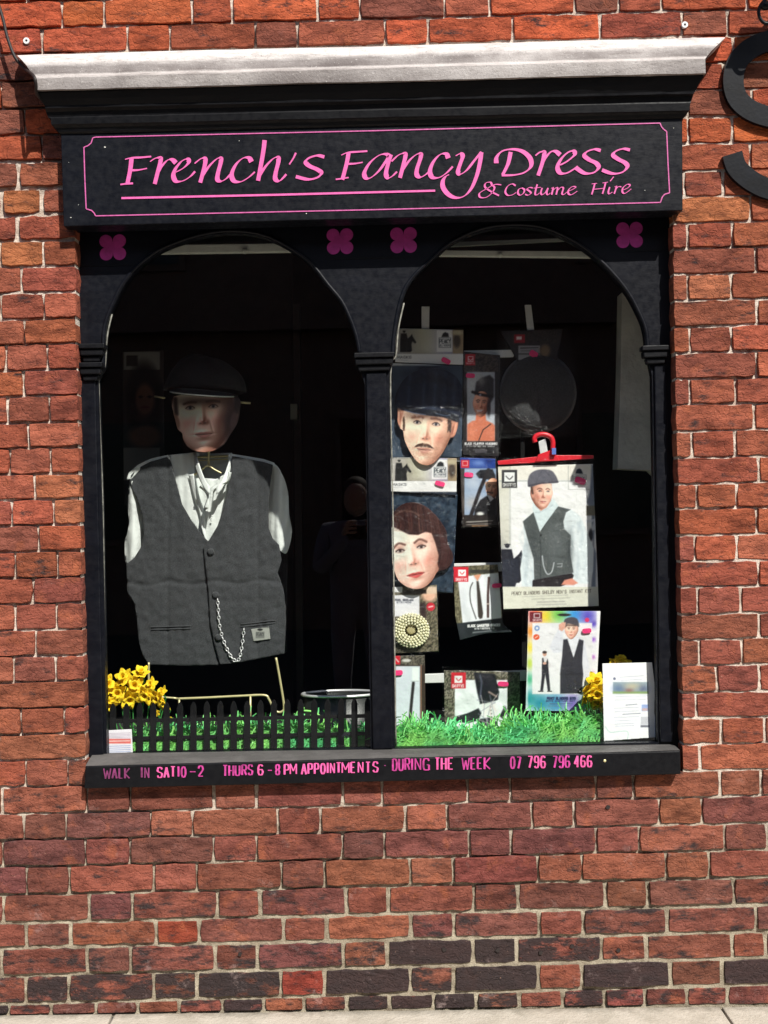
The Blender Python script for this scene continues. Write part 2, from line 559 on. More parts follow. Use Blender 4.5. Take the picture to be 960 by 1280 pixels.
LE = [(-50, 94), (333, 94.3), (430, 95.6), (495, 97.7), (593, 98.8), (660, 101.5), (755, 102.3), (820, 105), (950, 107.5), (1000, 108)]
RE = [(-50, 840), (309, 841), (341, 841.7), (440, 843), (505, 844.3), (571, 846), (635, 848), (668, 848.8), (733, 850.2), (799, 851), (865, 853), (980, 853.5)]
full = {0: [77,130,240,290,397,450,556,612,718,773,827,934], 1: [52,159,212,319,372,481,535,641,750,853,910],
 30: [2,109,162.5,267,320.5,428,478,584.5,637.5,745,792.5,900.5,951.5], 31: [29.5,82.5,188,240.5,347.5,400,506.5,559.5,665,718,824.5,877.5],
 32: [3,107,162,267,320.5,428,481,586.5,639,745,799.5,906,959], 33: [33,86,192,246,352,405.5,513,566.5,673,727.5,833,886.5],
 34: [4,111.5,165,271.5,325,433,485.5,592.5,647.5,757,810,917.5], 35: [32.5,88,195,249,354.5,408,513.5,567.5,674,729,834,945],
 36: [2,109,163,269,322,429.5,484,591.5,646,752,808,916,957], 37: [32,86,192,246,351,406,513,567,673,727.5,838,903],
 38: [11,64,120,172,224,278,330,380,434,487,542,596,649.5,704,756,807,859,909.5]}
LJ = {2: [-12], 3: [1], 4: [30], 5: [52], 6: [22.5], 7: [1, 52], 8: [21], 9: [0, 54], 10: [26.5], 11: [1, 54.5], 12: [30], 13: [7, 59], 14: [29], 15: [9, 62],
 16: [35], 17: [12, 63], 18: [43], 19: [14.6, 67], 20: [48], 21: [18.6, 72], 22: [41], 23: [18, 71], 24: [44.6], 25: [16.7, 70], 26: [-6], 27: [26, 80], 28: [-2], 29: [32, 85]}
RJ = {2: [917], 3: [905], 4: [860, 940], 5: [860, 915], 6: [938], 7: [855, 904], 8: [938], 9: [859, 916], 10: [945], 11: [860, 914], 12: [946], 13: [862, 914.5],
 14: [946], 15: [862, 920], 16: [943], 17: [864.5, 919.5], 18: [948.5], 19: [871, 921], 20: [946], 21: [868.5, 921], 22: [948], 23: [872, 925.6], 24: [949],
 25: [874, 928], 26: [896, 949], 27: [870], 28: [902, 956], 29: [874.6]}
wall = thing('brick_wall', P(480, 1263, 0), 'old red brick wall around the black shop window, with pale mortar and sooty lower courses', 'wall')
WL = rootloc(wall)
def brick_mesh(kind, seed):
    r = random.Random(seed)
    ax = 0.9 if kind == 'stretcher' else 1.8      # unit lengths scaled later
    pts = []
    nx, nz = (8, 2) if kind == 'stretcher' else (4, 2)
    ex, ez = (0.0085, 0.038)
    if kind == 'header': ex *= 2
    c = (0.014 if kind == 'stretcher' else 0.028)
    def j(a): return (r.random() - 0.5) * 2 * a
    for i in range(nx + 1):
        x = -0.5 + i / nx
        pts.append((x, -0.5))
    for i in range(1, nz + 1):
        pts.append((0.5, -0.5 + i / nz))
    for i in range(1, nx + 1):
        pts.append((0.5 - i / nx, 0.5))
    for i in range(1, nz):
        pts.append((-0.5, 0.5 - i / nz))
    q = []
    for (x, z) in pts:
        corner = abs(abs(x) - 0.5) < 1e-6 and abs(abs(z) - 0.5) < 1e-6
        if corner:
            kx = c * (0.2 + r.random() * 0.9); kz = 0.055 * (0.15 + r.random() * 0.9)
            q.append((x - math.copysign(kx, x), z - math.copysign(kz, z)))
        else:
            q.append((x + j(ex) * (abs(abs(x) - 0.5) < 1e-6), z + j(ez) - 0.012 * math.copysign(1, z) * (abs(abs(z) - 0.5) < 1e-6)))
    n = len(q)
    V = []
    for x, z in q:      # front ring, set in a little from the arris
        V.append((x * (0.988 if kind == 'stretcher' else 0.977), 0.0 + j(0.0012), z * 0.95))
    for x, z in q:
        V.append((x * 1.0, 0.0042 + j(0.001), z * 1.0))
    for x, z in q:
        V.append((x, 0.11, z))
    fc = [tuple(range(n))]
    for a in (0, n):
        for i in range(n):
            k = (i + 1) % n
            fc.append((a + k, a + i, a + i + n, a + k + n))
    me = bpy.data.meshes.new('brick_' + kind)
    me.from_pydata(V, [], fc)
    me.materials.append(M['brick'])
    me.validate()
    return me
BM = {k: [brick_mesh(k, s + 100 * (k == 'header')) for s in range(14)] for k in ('stretcher', 'header')}
def bcol(row, xm):
    r = rnd.random()
    t = min(1, max(0, (row - 20) / 12.0))
    hot = [(0.54, 0.120, 0.048), (0.48, 0.108, 0.050), (0.58, 0.135, 0.052), (0.28, 0.095, 0.062), (0.38, 0.10, 0.055)]
    mid = [(0.40, 0.112, 0.062), (0.36, 0.105, 0.060), (0.45, 0.125, 0.066), (0.37, 0.103, 0.062), (0.45, 0.145, 0.072), (0.31, 0.098, 0.062)]
    low = [(0.26, 0.086, 0.060), (0.21, 0.076, 0.056), (0.30, 0.098, 0.066), (0.25, 0.076, 0.053), (0.19, 0.070, 0.055), (0.32, 0.108, 0.070)]
    a = rnd.choice(hot if row < 6 else mid)
    b = rnd.choice(low)
    c = a if rnd.random() > t else b
    if 20 <= row < 30 and t > 0.2:
        c = tuple(0.6 * x + 0.4 * y for x, y in zip(a, b))
    if row >= 30: c = b
    al = 0.42 + 0.06 * (rnd.random() - 0.5)
    if row in (34, 35) and rnd.random() < 0.5: al = 0.50
    if row == 0 and 290 < xm < 450: al = 0.47
    if row == 36: al = 0.52 if xm < 480 else 0.80 if xm < 650 else 0.60 if xm < 752 else 0.46
    if row == 37:
        al = 0.60
        for x0, x1, v in ((0, 192, .62), (246, 351, .64), (351, 406, .45), (406, 513, .80), (513, 567, .6), (567, 673, .88), (673, 727, .45), (727, 838, .9), (838, 903, .42), (903, 980, .85)):
            if x0 <= xm < x1: al = v
    if row == 38: al = rnd.choice((0.45, 0.55, 0.62, 0.7))
    if 351 < xm < 406 and row == 37 or 195 < xm < 249 and row == 35: c = (0.33, 0.065, 0.038)
    g_ = rnd.uniform(.84, 1.14)
    return (c[0] * g_, c[1] * g_ * rnd.uniform(.92, 1.1), c[2] * g_ * rnd.uniform(.9, 1.15), al)
def put_brick(row, xa, xb, cutl=False, cutr=False, solo=True):
    xm = (xa + xb) / 2
    ht = (0.8 if row < 30 else 1.0) + (0.9 if row > 33 else 0) + rnd.random() * 0.5
    hv = 0.9 + rnd.random() * 0.6 + (0.7 if row > 33 else 0)
    if 5 < row < 9 and xm < 100: ht += 1.2; hv += 1.5
    A = P(xa + (0 if cutl else hv), bed(row - 1, xa) + ht, 0); B = P(xb - (0 if cutr else hv), bed(row - 1, xb) + ht, 0)
    Cc = P(xb - (0 if cutr else hv), bed(row, xb) - ht, 0); D = P(xa + (0 if cutl else hv), bed(row, xa) - ht, 0)
    ce = (A + B + Cc + D) / 4
    wd = ((B - A).length + (Cc - D).length) / 2; hg = ((A - D).length + (B - Cc).length) / 2
    ang = math.atan2((B - A).z, (B - A).x)
    kind = 'stretcher' if wd > 0.15 else 'header'
    me = rnd.choice(BM[kind])
    if not solo:
        return me, ce, wd, hg, ang
    o = link_mesh('brick', me, wall)
    o.location = ce - WL + Vector((0, rnd.uniform(-0.0025, 0.0004), 0))
    fl = -1 if rnd.random() < 0.5 else 1
    o.scale = (wd, 1, hg)
    o.rotation_euler = (rnd.uniform(-0.012, 0.012), -ang + rnd.uniform(-0.003, 0.003), rnd.uniform(-0.006, 0.006))
    o.color = bcol(row, xm)
    return o
for row in range(0, 39):
    if row in full:
        js = full[row]
        first = js[0] - (107 if (js[1] - js[0] < 70) else 54)
        last = js[-1] + (107 if (js[-1] - js[-2] < 70) else 54)
        js = [first] + js + [last]
        for a, b in zip(js, js[1:]): put_brick(row, a, b)
    else:
        ym = (bed(row, 60) + bed(row - 1, 60)) / 2
        js = [LJ[row][0] - 107] + LJ[row] + [pl(LE, ym)]
        for i, (a, b) in enumerate(zip(js, js[1:])):
            if b > -2: put_brick(row, a, b, cutr=(i == len(js) - 2))
        ym = (bed(row, 900) + bed(row - 1, 900)) / 2
        rj = RJ[row]
        js = [pl(RE, ym)] + rj + ([rj[-1] + 107] if rj[-1] < 960 else [])
        for i, (a, b) in enumerate(zip(js, js[1:])): put_brick(row, a, b, cutl=(i == 0))
# the wall goes on beyond the frame: those bricks as one joined part
parts = []
def far_brick(row, xa, xb):
    me, ce, wd, hg, ang = put_brick(row, xa, xb, solo=False)
    Rm = Matrix.Rotation(-ang, 3, 'Y')
    V = [Rm @ Vector((v.co.x * wd, v.co.y, v.co.z * hg)) + ce + Vector((0, rnd.uniform(-.0025, .0004), 0)) for v in me.vertices]
    parts.append((V, [tuple(p.vertices) for p in me.polygons]))
for row in range(-45, 39):
    off = (row % 2) * 80
    if row < 0:
        spans = [(-1300, 2300)]
    else:
        if row in full:
            fs = full[row][0] - (107 if full[row][1] - full[row][0] < 70 else 54)
            le = full[row][-1] + (107 if full[row][-1] - full[row][-2] < 70 else 54)
        else:
            fs = LJ[row][0] - 107
            if LJ[row][0] <= -2: fs = LJ[row][0]
            le = RJ[row][-1] + (107 if RJ[row][-1] < 960 else 0)
        spans = [(-1300, fs), (le, 2300)]
    for s0, s1 in spans:
        x = s0 - off if s0 == -1300 else s0
        long_ = True
        if s0 == -1300:
            xs = [s1]
            while xs[-1] > -1300:
                xs.append(xs[-1] - (107 if len(xs) % 2 else 53))
            xs.reverse()
            if row < 0: xs = [q - off for q in xs]
        else:
            xs = [s0]
            while xs[-1] < s1:
                xs.append(xs[-1] + (53 if len(xs) % 2 else 107))
        for a, b in zip(xs, xs[1:]): far_brick(row, a, b)
V, Fc = join_geo(parts)
o = mk('brick', V, Fc, M['brick'], wall)
o.color = (0.36, 0.085, 0.046, 0.44)
tag(o, kind='stuff')
# mortar bed: a rough sheet, near flush in places and deep in others, with the window opening left out
def in_open(x, z):
    return False
TL, TR, BR, BL = P(96, 150, 0), P(839, 135, 0), P(852.5, 975, 0), P(109, 982, 0)
_l = [P(pl(LE, y) - 2.0, y, 0) for y in range(990, 130, -20)]
_r = [P(pl(RE, y) + 2.0, y, 0) for y in range(990, 130, -20)]
def inside_open(x, z):
    if not (BL.z < z < TL.z): return False
    return np.interp(z, [q.z for q in _l], [q.x for q in _l]) < x < np.interp(z, [q.z for q in _r], [q.x for q in _r])
x0, x1, z0, z1, st = -1.09, 1.09, -0.02, 2.80, 0.0058
nx, nz = int((x1 - x0) / st), int((z1 - z0) / st)
idx = {}
V, Fc = [], []
grid = -np.ones((nx + 1, nz + 1), dtype=int)
for i in range(nx + 1):
    for j in range(nz + 1):
        x = x0 + i * st; z = z0 + j * st
        if TL.x + .02 < x < TR.x - .02 and BL.z + .03 < z < TR.z - .03: continue
        a = mnoise.noise(Vector((x * 5, 1.7, z * 8))) * 0.5 + mnoise.noise(Vector((x * 22, 5.1, z * 30))) * 0.35 + mnoise.noise(Vector((x * 75, 9.1, z * 90))) * 0.3
        side = 0.22 if x > 0.7 else (-0.10 if x < -0.7 else 0.0)
        lowb = 0.28 if z < 0.32 else 0
        d = 0.0085 - 0.013 * (a + side + lowb)
        d = min(0.020, max(0.0034 if z > 0.32 else 0.0030, d))
        grid[i, j] = len(V)
        V.append((x, d, z))
for i in range(nx):
    for j in range(nz):
        q = (grid[i, j], grid[i + 1, j], grid[i + 1, j + 1], grid[i, j + 1])
        if min(q) < 0: continue
        cx, cz = x0 + (i + .5) * st, z0 + (j + .5) * st
        if inside_open(cx, cz): continue
        Fc.append(tuple(int(a) for a in q))
# outer sheet and the returns of the opening
for a, b, c, d in (((-4, 0.007, z0), (x0, 0.007, z0), (x0, 0.007, 6), (-4, 0.007, 6)), ((x1, 0.007, z0), (5, 0.007, z0), (5, 0.007, 6), (x1, 0.007, 6)),
                   ((x0, 0.007, z1 - st), (x1, 0.007, z1 - st), (x1, 0.007, 6), (x0, 0.007, 6))):
    s = len(V); V += [a, b, c, d]; Fc.append((s, s + 1, s + 2, s + 3))
eL = [(pl(LE, y) - 1.6, y) for y in range(130, 1000, 60)]
eR = [(pl(RE, y) + 1.6, y) for y in range(130, 1000, 60)]
for e, sg in ((eL, 1), (eR, -1)):
    for (xa, ya), (xb, yb) in zip(e, e[1:]):
        A, B = P(xa, ya, 0), P(xb, yb, 0)
        s = len(V)
        V += [(A.x, .004, A.z), (B.x, .004, B.z), (B.x, .12, B.z), (A.x, .12, A.z)]
        Fc.append((s, s + 1, s + 2, s + 3) if sg > 0 else (s + 3, s + 2, s + 1, s))
mk('mortar', V, Fc, M['mortar'], wall, smooth=True)
# round washers and plugs in the brickwork
def plug(px, py, r, m, label):
    c = P(px, py, -0.004)
    R_ = [(r * math.cos(a * math.pi / 9), r * math.sin(a * math.pi / 9)) for a in range(18)]
    t = thing('wall_plug', c + Vector((0, 0.004, 0)), label, 'plug', 'pale round plugs in the bricks')
    prism_w('washer', [[(c.x + a, c.z + b) for a, b in R_], [(c.x + a * .38, c.z + b * .38) for a, b in R_]], -0.006, 0.004, m, t, bevel=0.001)
    prism_w('screw', [[(c.x + a * .3, c.z + b * .3) for a, b in R_]], -0.0045, 0.004, M['wire'], t)
plug(33, 51, 0.0085, M['white'], 'small white washer screwed to the brick at the left above the stone cap')
plug(856, 31, 0.0085, M['white'], 'small white washer screwed to the brick at the right above the stone cap')
# old fixing holes in the lower bricks
for hx, hy in ((555, 1187), (622, 1188), (676, 1191), (715, 1183), (773, 1188), (300, 1193), (760, 1009)):
    c = P(hx, hy, -0.003)
    R_ = [((0.0055 + 0.0018 * math.sin(a * 2.3 + hx)) * math.cos(a * math.pi / 6), 0.0055 * math.sin(a * math.pi / 6)) for a in range(12)]
    prism_w('fixing_hole', [[(c.x + a, c.z + b) for a, b in R_]], -0.0042, 0.002, M['wire'], wall)

# ------------------------------------------------------------------ pavement, street, house opposite
za, zb = P(0, 1268.5, 0).z, P(960, 1256.5, 0).z
xa_, xb_ = P(0, 1268.5, 0).x, P(960, 1256.5, 0).x
sl_ = (zb - za) / (xb_ - xa_)
zf = lambda x: za + (x - xa_) * sl_
pv = thing('pavement', (0, -1, zf(0)), None, None, kind='structure')
g = box_geo(-6, 6, -2.0, 0.1, -0.12, -0.012)
g = ([(x, y, z + zf(x)) for x, y, z in g[0]], g[1])
mk('paving_bed', *g, M['asphalt'], pv)
xs = [P(137 - 770 * 2, 1275, -.05).x, P(137 - 770, 1275, -.05).x, P(137, 1275, -.05).x, P(907, 1268, -.05).x, P(907 + 770, 1260, -.05).x, P(907 + 1540, 1260, -.05).x]
for (a, b) in zip(xs, xs[1:]):
    for k, (ya, yb) in enumerate(((-0.62, -0.002), (-1.25, -0.628), (-1.85, -1.256))):
        sh = 0.4 * k
        g = box_geo(a + .003 + sh, b - .003 + sh, ya, yb, -0.05, 0.0 + rnd.uniform(-.002, .002))
        mk('paving_slab', [(x, y, z + zf(x)) for x, y, z in g[0]], g[1], M['pave'], pv, bevel=0.004)
g = box_geo(-6, 6, -2.0, -1.86, -0.2, 0.003)
mk('kerb', [(x, y, z + zf(x)) for x, y, z in g[0]], g[1], M['pave'], pv, bevel=0.01)
g = box_geo(-60, 60, -60, -2.001, -0.3, -0.12)
o = mk('road', [(x, y, z + zf(max(-6, min(6, x)))) for x, y, z in g[0]], g[1], M['asphalt'])
tag(o, kind='structure')
g = box_geo(-60, 60, 0.13, 60, -0.6, -0.3)
tag(mk('ground', *g, M['asphalt']), kind='structure')
hb = thing('brick_house', (0, -11.5, 0), 'dark brick terrace across the street, seen only as a reflection in the glass', 'building')
mk('wall', *box_geo(-14, 14, -16, -11.5, -0.2, 6.6), M['farbrick'], hb)
mk('roof', *box_geo(-14.3, 14.3, -16.2, -11.2, 6.6, 6.9), M['asphalt'], hb)
mk('cornice', *box_geo(-9, 9, -11.5, -11.25, 3.62, 3.80), M['farbrick'], hb)
for k in range(7):
    for zz in (1.0, 4.4):
        xx = -9 + 3 * k
        f = mk('window', *box_geo(xx - .6, xx + .6, -11.5, -11.44, zz, zz + 1.6), M['farbrick'], hb)
        mk('pane', *box_geo(xx - .52, xx + .52, -11.44, -11.43, zz + .08, zz + 1.52), M['farglass'], f)

# ------------------------------------------------------------------ the shop window
SW = thing('shop_window', P(480, 960, 0), 'black painted double arched shop window with pink lettering on its fascia and sill', 'shop window')
# cornice from horizontal rungs: (left px, right px, depth in front of the wall)
def rungs(name, rr, m, cap=False, nsub=48, wob=0.0, bevel=0):
    V, Fc = [], []
    for (lx, ly, rx, ry, d) in rr:
        A, B = P(lx, ly, -d), P(rx, ry, -d)
        V.append((A.x, 0.03, A.z))
        for i in range(nsub + 1):
            t = i / nsub
            q = A.lerp(B, t)
            e = wob * (mnoise.noise(Vector((q.x * 9, ly * 0.05, 3))) + 0.6 * mnoise.noise(Vector((q.x * 31, ly * 0.09, 7))))
            V.append((q.x, q.y + e * 0.5, q.z + e))
        V.append((B.x, 0.03, B.z))
    n = nsub + 3
    for r in range(len(rr) - 1):
        for i in range(n - 1):
            a = r * n + i
            Fc.append((a, a + 1, a + 1 + n, a + n))
    Fc.append(tuple(range(n - 1, -1, -1)))
    Fc.append(tuple(range((len(rr) - 1) * n, len(rr) * n)))
    return mk(name, V, Fc, m, SW)
rungs('cornice', [(76.0, 167.5, 853.5, 148, .048), (73, 165, 855.5, 146, .052), (69, 160, 858.5, 142, .056), (66, 157, 860.5, 139, .061), (64, 155.5, 862, 138, .064),
                  (63.5, 147.5, 863, 128.5, .066), (60, 146.5, 864, 126.5, .064), (57.5, 140, 866, 120, .068), (56.5, 135, 867, 117, .078), (56, 132, 869, 114, .079),
                  (50, 124, 874, 104, .088), (46, 116, 880, 94, .096), (46, 111, 880.5, 90, .096)], M['paint_flat'], wob=0.0012)
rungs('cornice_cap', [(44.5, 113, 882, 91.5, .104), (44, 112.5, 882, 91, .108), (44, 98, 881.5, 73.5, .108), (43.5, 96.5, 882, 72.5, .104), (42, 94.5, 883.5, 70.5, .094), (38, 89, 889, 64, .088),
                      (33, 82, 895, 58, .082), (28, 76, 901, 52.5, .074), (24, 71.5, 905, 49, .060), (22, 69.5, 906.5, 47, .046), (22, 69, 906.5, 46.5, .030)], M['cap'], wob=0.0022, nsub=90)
fa = prism('fascia_board', [(76, 166), (853, 146), (853.5, 263), (79.5, 283)], -.045, .03, M['paint'], SW, bevel=0.002)
# thin edging strip along the foot of the fascia
FY = -0.0465
STROKE = [0]
def ribbon(pts, w, ang=25, mn=1.2, y=FY, n=7, smooth=True, taper=False):
    pts = cat(pts, n) if smooth and len(pts) > 2 else pts
    nib = (math.cos(math.radians(ang)), -math.sin(math.radians(ang)))
    STROKE[0] += 1
    yy = y - 0.00006 * (STROKE[0] % 12)
    V, Fc = [], []
    m = len(pts)
    for i, (x, yv) in enumerate(pts):
        a, b = pts[max(0, i - 1)], pts[min(m - 1, i + 1)]
        tx, ty = b[0] - a[0], b[1] - a[1]
        L = math.hypot(tx, ty) or 1
        nx_, ny_ = -ty / L, tx / L
        h = max(mn / 2, abs(nib[0] * nx_ + nib[1] * ny_) * w / 2)
        if taper:
            h *= 0.55 + 0.45 * min(1, 4 * min(i, m - 1 - i) / m)
        V.append(P(x + nx_ * h, yv + ny_ * h, yy)); V.append(P(x - nx_ * h, yv - ny_ * h, yy))
    for i in range(m - 1):
        Fc.append((2 * i, 2 * i + 1, 2 * i + 3, 2 * i + 2))
    return V, Fc
def word(name, strokes, off, z, w, m, parent, ang=25, mn=1.2, y=FY):
    g = join_geo([ribbon([(off[0] + a / z, off[1] + b / z) for a, b in s], w, ang, mn, y) for s in strokes])
    return mk(name, *g, m, parent)
A_ = (140, 160); B_ = (400, 160); C_ = (590, 150)
word('painted_word', [
  [(84, 128), (78, 180), (66, 238)], [(56, 134), (84, 128), (125, 126), (168, 122)], [(80, 181), (112, 180), (150, 173)], [(36, 242), (60, 239), (90, 237)],
  [(163, 144), (185, 130), (205, 128), (208, 142), (197, 185), (183, 240)], [(197, 190), (212, 165), (238, 138), (258, 136), (274, 150)],
  [(272, 190), (305, 172), (328, 148), (322, 133), (298, 143), (272, 175), (263, 205), (275, 228), (305, 226), (335, 208), (356, 186)],
  [(354, 152), (380, 132), (396, 130), (400, 146), (390, 190), (378, 234)], [(386, 208), (415, 165), (448, 133), (465, 130), (466, 148), (455, 190), (452, 220), (468, 228), (488, 218), (508, 198)],
  [(598, 145), (586, 128), (560, 130), (530, 158), (513, 198), (522, 226), (552, 230), (585, 212), (612, 188)],
  [(654, 52), (650, 90), (640, 150), (626, 226)], [(632, 205), (658, 165), (690, 132), (710, 126), (713, 145), (702, 190), (700, 218), (716, 227), (732, 215), (747, 198)]],
  A_, 3.4286, 6.3, M['pink'], fa)
word('painted_word', [[(788, 106), (778, 128), (760, 156)]], A_, 3.4286, 3.4, M['pink'], fa)
word('painted_word', [[(910, 124), (880, 118), (845, 128), (830, 145), (845, 162), (880, 178), (897, 193), (880, 212), (840, 220), (788, 208)]], A_, 3.4286, 6.0, M['pink'], fa, ang=30, mn=2.2)
word('painted_word', [
  [(156, 136), (146, 190), (122, 282)], [(116, 148), (150, 134), (200, 130), (258, 126)], [(146, 196), (190, 194), (233, 187)], [(86, 280), (118, 276), (156, 270)],
  [(386, 160), (360, 143), (320, 150), (272, 190), (243, 240), (248, 270), (275, 272), (320, 235), (360, 180), (378, 150)], [(388, 145), (370, 200), (360, 250), (372, 272), (395, 262), (420, 238)],
  [(390, 182), (425, 150), (455, 138), (466, 150), (455, 200), (436, 272)], [(444, 238), (485, 180), (525, 145), (548, 142), (548, 165), (530, 220), (528, 255), (548, 268), (575, 255), (602, 230)],
  [(700, 165), (688, 142), (655, 145), (618, 185), (600, 235), (612, 268), (650, 270), (690, 245), (724, 210)],
  [(740, 152), (765, 140), (778, 155), (765, 195), (753, 235), (765, 252), (800, 230), (840, 180), (880, 130)], [(880, 132), (872, 190), (855, 260), (825, 330), (785, 372), (740, 380), (700, 362), (672, 325), (670, 290), (685, 265), (704, 254)]],
  B_, 4.3636, 6.2, M['pink'], fa)
word('painted_word', [
  [(172, 142), (160, 195), (136, 244)], [(108, 192), (110, 165), (135, 138), (180, 130), (225, 140), (258, 170), (262, 205), (235, 232), (190, 244), (132, 246)],
  [(282, 158), (302, 143), (320, 143), (318, 170), (308, 205), (294, 247)], [(308, 200), (325, 170), (350, 142), (372, 140), (392, 155)],
  [(392, 200), (425, 182), (455, 155), (450, 138), (425, 145), (395, 175), (380, 210), (392, 235), (420, 236), (450, 220), (470, 205)],
  [(572, 136), (545, 130), (512, 140), (500, 158), (520, 176), (552, 192), (562, 212), (540, 234), (500, 236), (462, 212)],
  [(702, 133), (672, 128), (640, 138), (628, 156), (650, 174), (680, 190), (690, 208), (668, 232), (625, 238), (578, 222)]],
  C_, 3.5556, 6.2, M['pink'], fa, mn=1.8)
S = 3.5556
word('painted_word', [[(120, 336), (85, 318), (58, 298), (62, 280), (82, 277), (86, 292), (60, 308), (34, 325), (36, 343), (62, 344), (88, 325), (100, 302), (94, 290), (108, 286), (130, 288)]], C_, S, 2.6, M['pink'], fa, mn=0.8)
word('painted_word', [
  [(194, 292), (178, 284), (158, 295), (148, 318), (158, 334), (178, 333), (196, 322)], [(222, 302), (208, 308), (204, 325), (214, 334), (228, 326), (233, 310), (222, 302)],
  [(270, 302), (255, 300), (245, 308), (255, 316), (262, 325), (250, 334), (236, 330)], [(290, 286), (283, 312), (281, 330), (290, 332), (300, 324)], [(274, 303), (290, 301), (306, 299)],
  [(312, 302), (306, 322), (312, 332), (326, 322), (338, 302)], [(338, 302), (332, 324), (338, 332), (348, 324)],
  [(352, 304), (360, 302), (354, 332)], [(355, 318), (372, 302), (380, 304), (374, 332)], [(376, 318), (394, 300), (406, 303), (400, 326), (408, 331), (422, 320)],
  [(430, 316), (452, 306), (460, 298), (446, 296), (430, 310), (428, 326), (442, 332), (468, 316)]], (C_[0] + 0 / S, C_[1]), S, 2.5, M['pink'], fa, mn=0.75).name
word('painted_word', [[(546, 282), (540, 305), (532, 331)], [(594, 277), (588, 302), (580, 328)], [(537, 308), (560, 306), (588, 303)], [(532, 284), (556, 281)], [(580, 280), (604, 276)],
  [(612, 298), (606, 318), (610, 328), (624, 320)], [(630, 252), (614, 272)], [(634, 298), (642, 296), (632, 328)], [(636, 312), (650, 297), (664, 297)],
  [(670, 312), (692, 302), (702, 290), (690, 286), (672, 300), (668, 318), (680, 326), (708, 306)]], C_, S, 2.5, M['pink'], fa, mn=0.75)
g = ribbon([(151.7, 247.6), (348, 243.4), (544, 238.3)], 2.6, 90, 2.5, smooth=False)
mk('painted_underline', *g, M['pink'], fa)
bl = [(120, 171.3), (470, 163.3), (825, 153.8), (827, 158.5), (829.5, 161.5), (833.4, 164.3), (835, 203), (837, 241), (831, 242.7), (828, 246), (825.5, 253), (470, 262), (119.5, 269.8),
      (117.5, 266), (114.5, 263), (107.7, 261), (106, 222), (104.9, 184), (110, 182), (114, 178.5), (116, 172.2), (120, 171.3)]
word('painted_border', [[bl[i], bl[i + 1]] for i in range(len(bl) - 1)], (0, 0), 1, 1.3, M['border'], fa, ang=45, mn=1.35, y=-0.0462)
# paint blisters, drips and screw heads on the fascia
for sx, sy, r in ((88.5, 272, .003), (131, 184, .004), (355, 265, .0022), (383, 267, .0025), (299, 176, .0018), (98, 256, .0015), (86, 203, .0012), (842, 160, .0018), (806, 238, .0018)):
    mk('paint_chip', *sphere_geo(P(sx, sy, -.045), r * .7, 8, 5, (1, .35, .6)), M['pale'], fa)

# sill
def sheet_solid(name, fr, bk, m, parent, **k):
    V = [P(*p) for p in fr] + [P(*p) for p in bk]
    n = len(fr)
    Fc = [tuple(reversed(range(n))), tuple(range(n, 2 * n))] + [(i, (i + 1) % n, (i + 1) % n + n, i + n) for i in range(n)]
    return mk(name, V, Fc, m, parent, **k)
SD = -0.034
Af, Bf, Cf, Df = P(106.5, 958, SD), P(850.5, 938.5, SD), P(851, 968, SD), P(105, 986, SD)
sill = mk('sill', [Af, Bf, Cf, Df, (Af.x, .052, P(107, 943.5, .05).z), (Bf.x, .052, P(850, 931, .05).z), (Cf.x, .052, Cf.z), (Df.x, .052, Df.z)],
          [(3, 2, 1, 0), (0, 1, 5, 4), (7, 6, 2, 3), (0, 4, 7, 3), (1, 2, 6, 5), (4, 5, 6, 7)], M['paint_flat'], SW, bevel=0.003)
sill['label'] = 'projecting black sill with pink hand painted opening times'
# worn grey weathered slope on top of the sill
ns = 60
V, Fc = [], []
for i in range(ns + 1):
    t = i / ns
    a = Af.lerp(Bf, t); b = Vector((Af.x, .052, P(107, 943.5, .05).z)).lerp(Vector((Bf.x, .052, P(850, 931, .05).z)), t)
    e = 0.0012 * mnoise.noise(Vector((a.x * 25, 1, 1)))
    for q, dz in ((a, 0.0006 + e), (a.lerp(b, .5), 0.0022), (b, 0.002)):
        V.append(q + Vector((0, 0.003 if q is a else 0, dz)))
for i in range(ns):
    for k in range(2):
        Fc.append((i * 3 + k, i * 3 + 3 + k, i * 3 + 4 + k, i * 3 + 1 + k))
mk('weathered_top', V, Fc, M['sillpaint'], sill)
mk('screw', *sphere_geo(P(756, 951, SD), .004, 10, 6, (1, .5, 1)), M['gold'], sill)

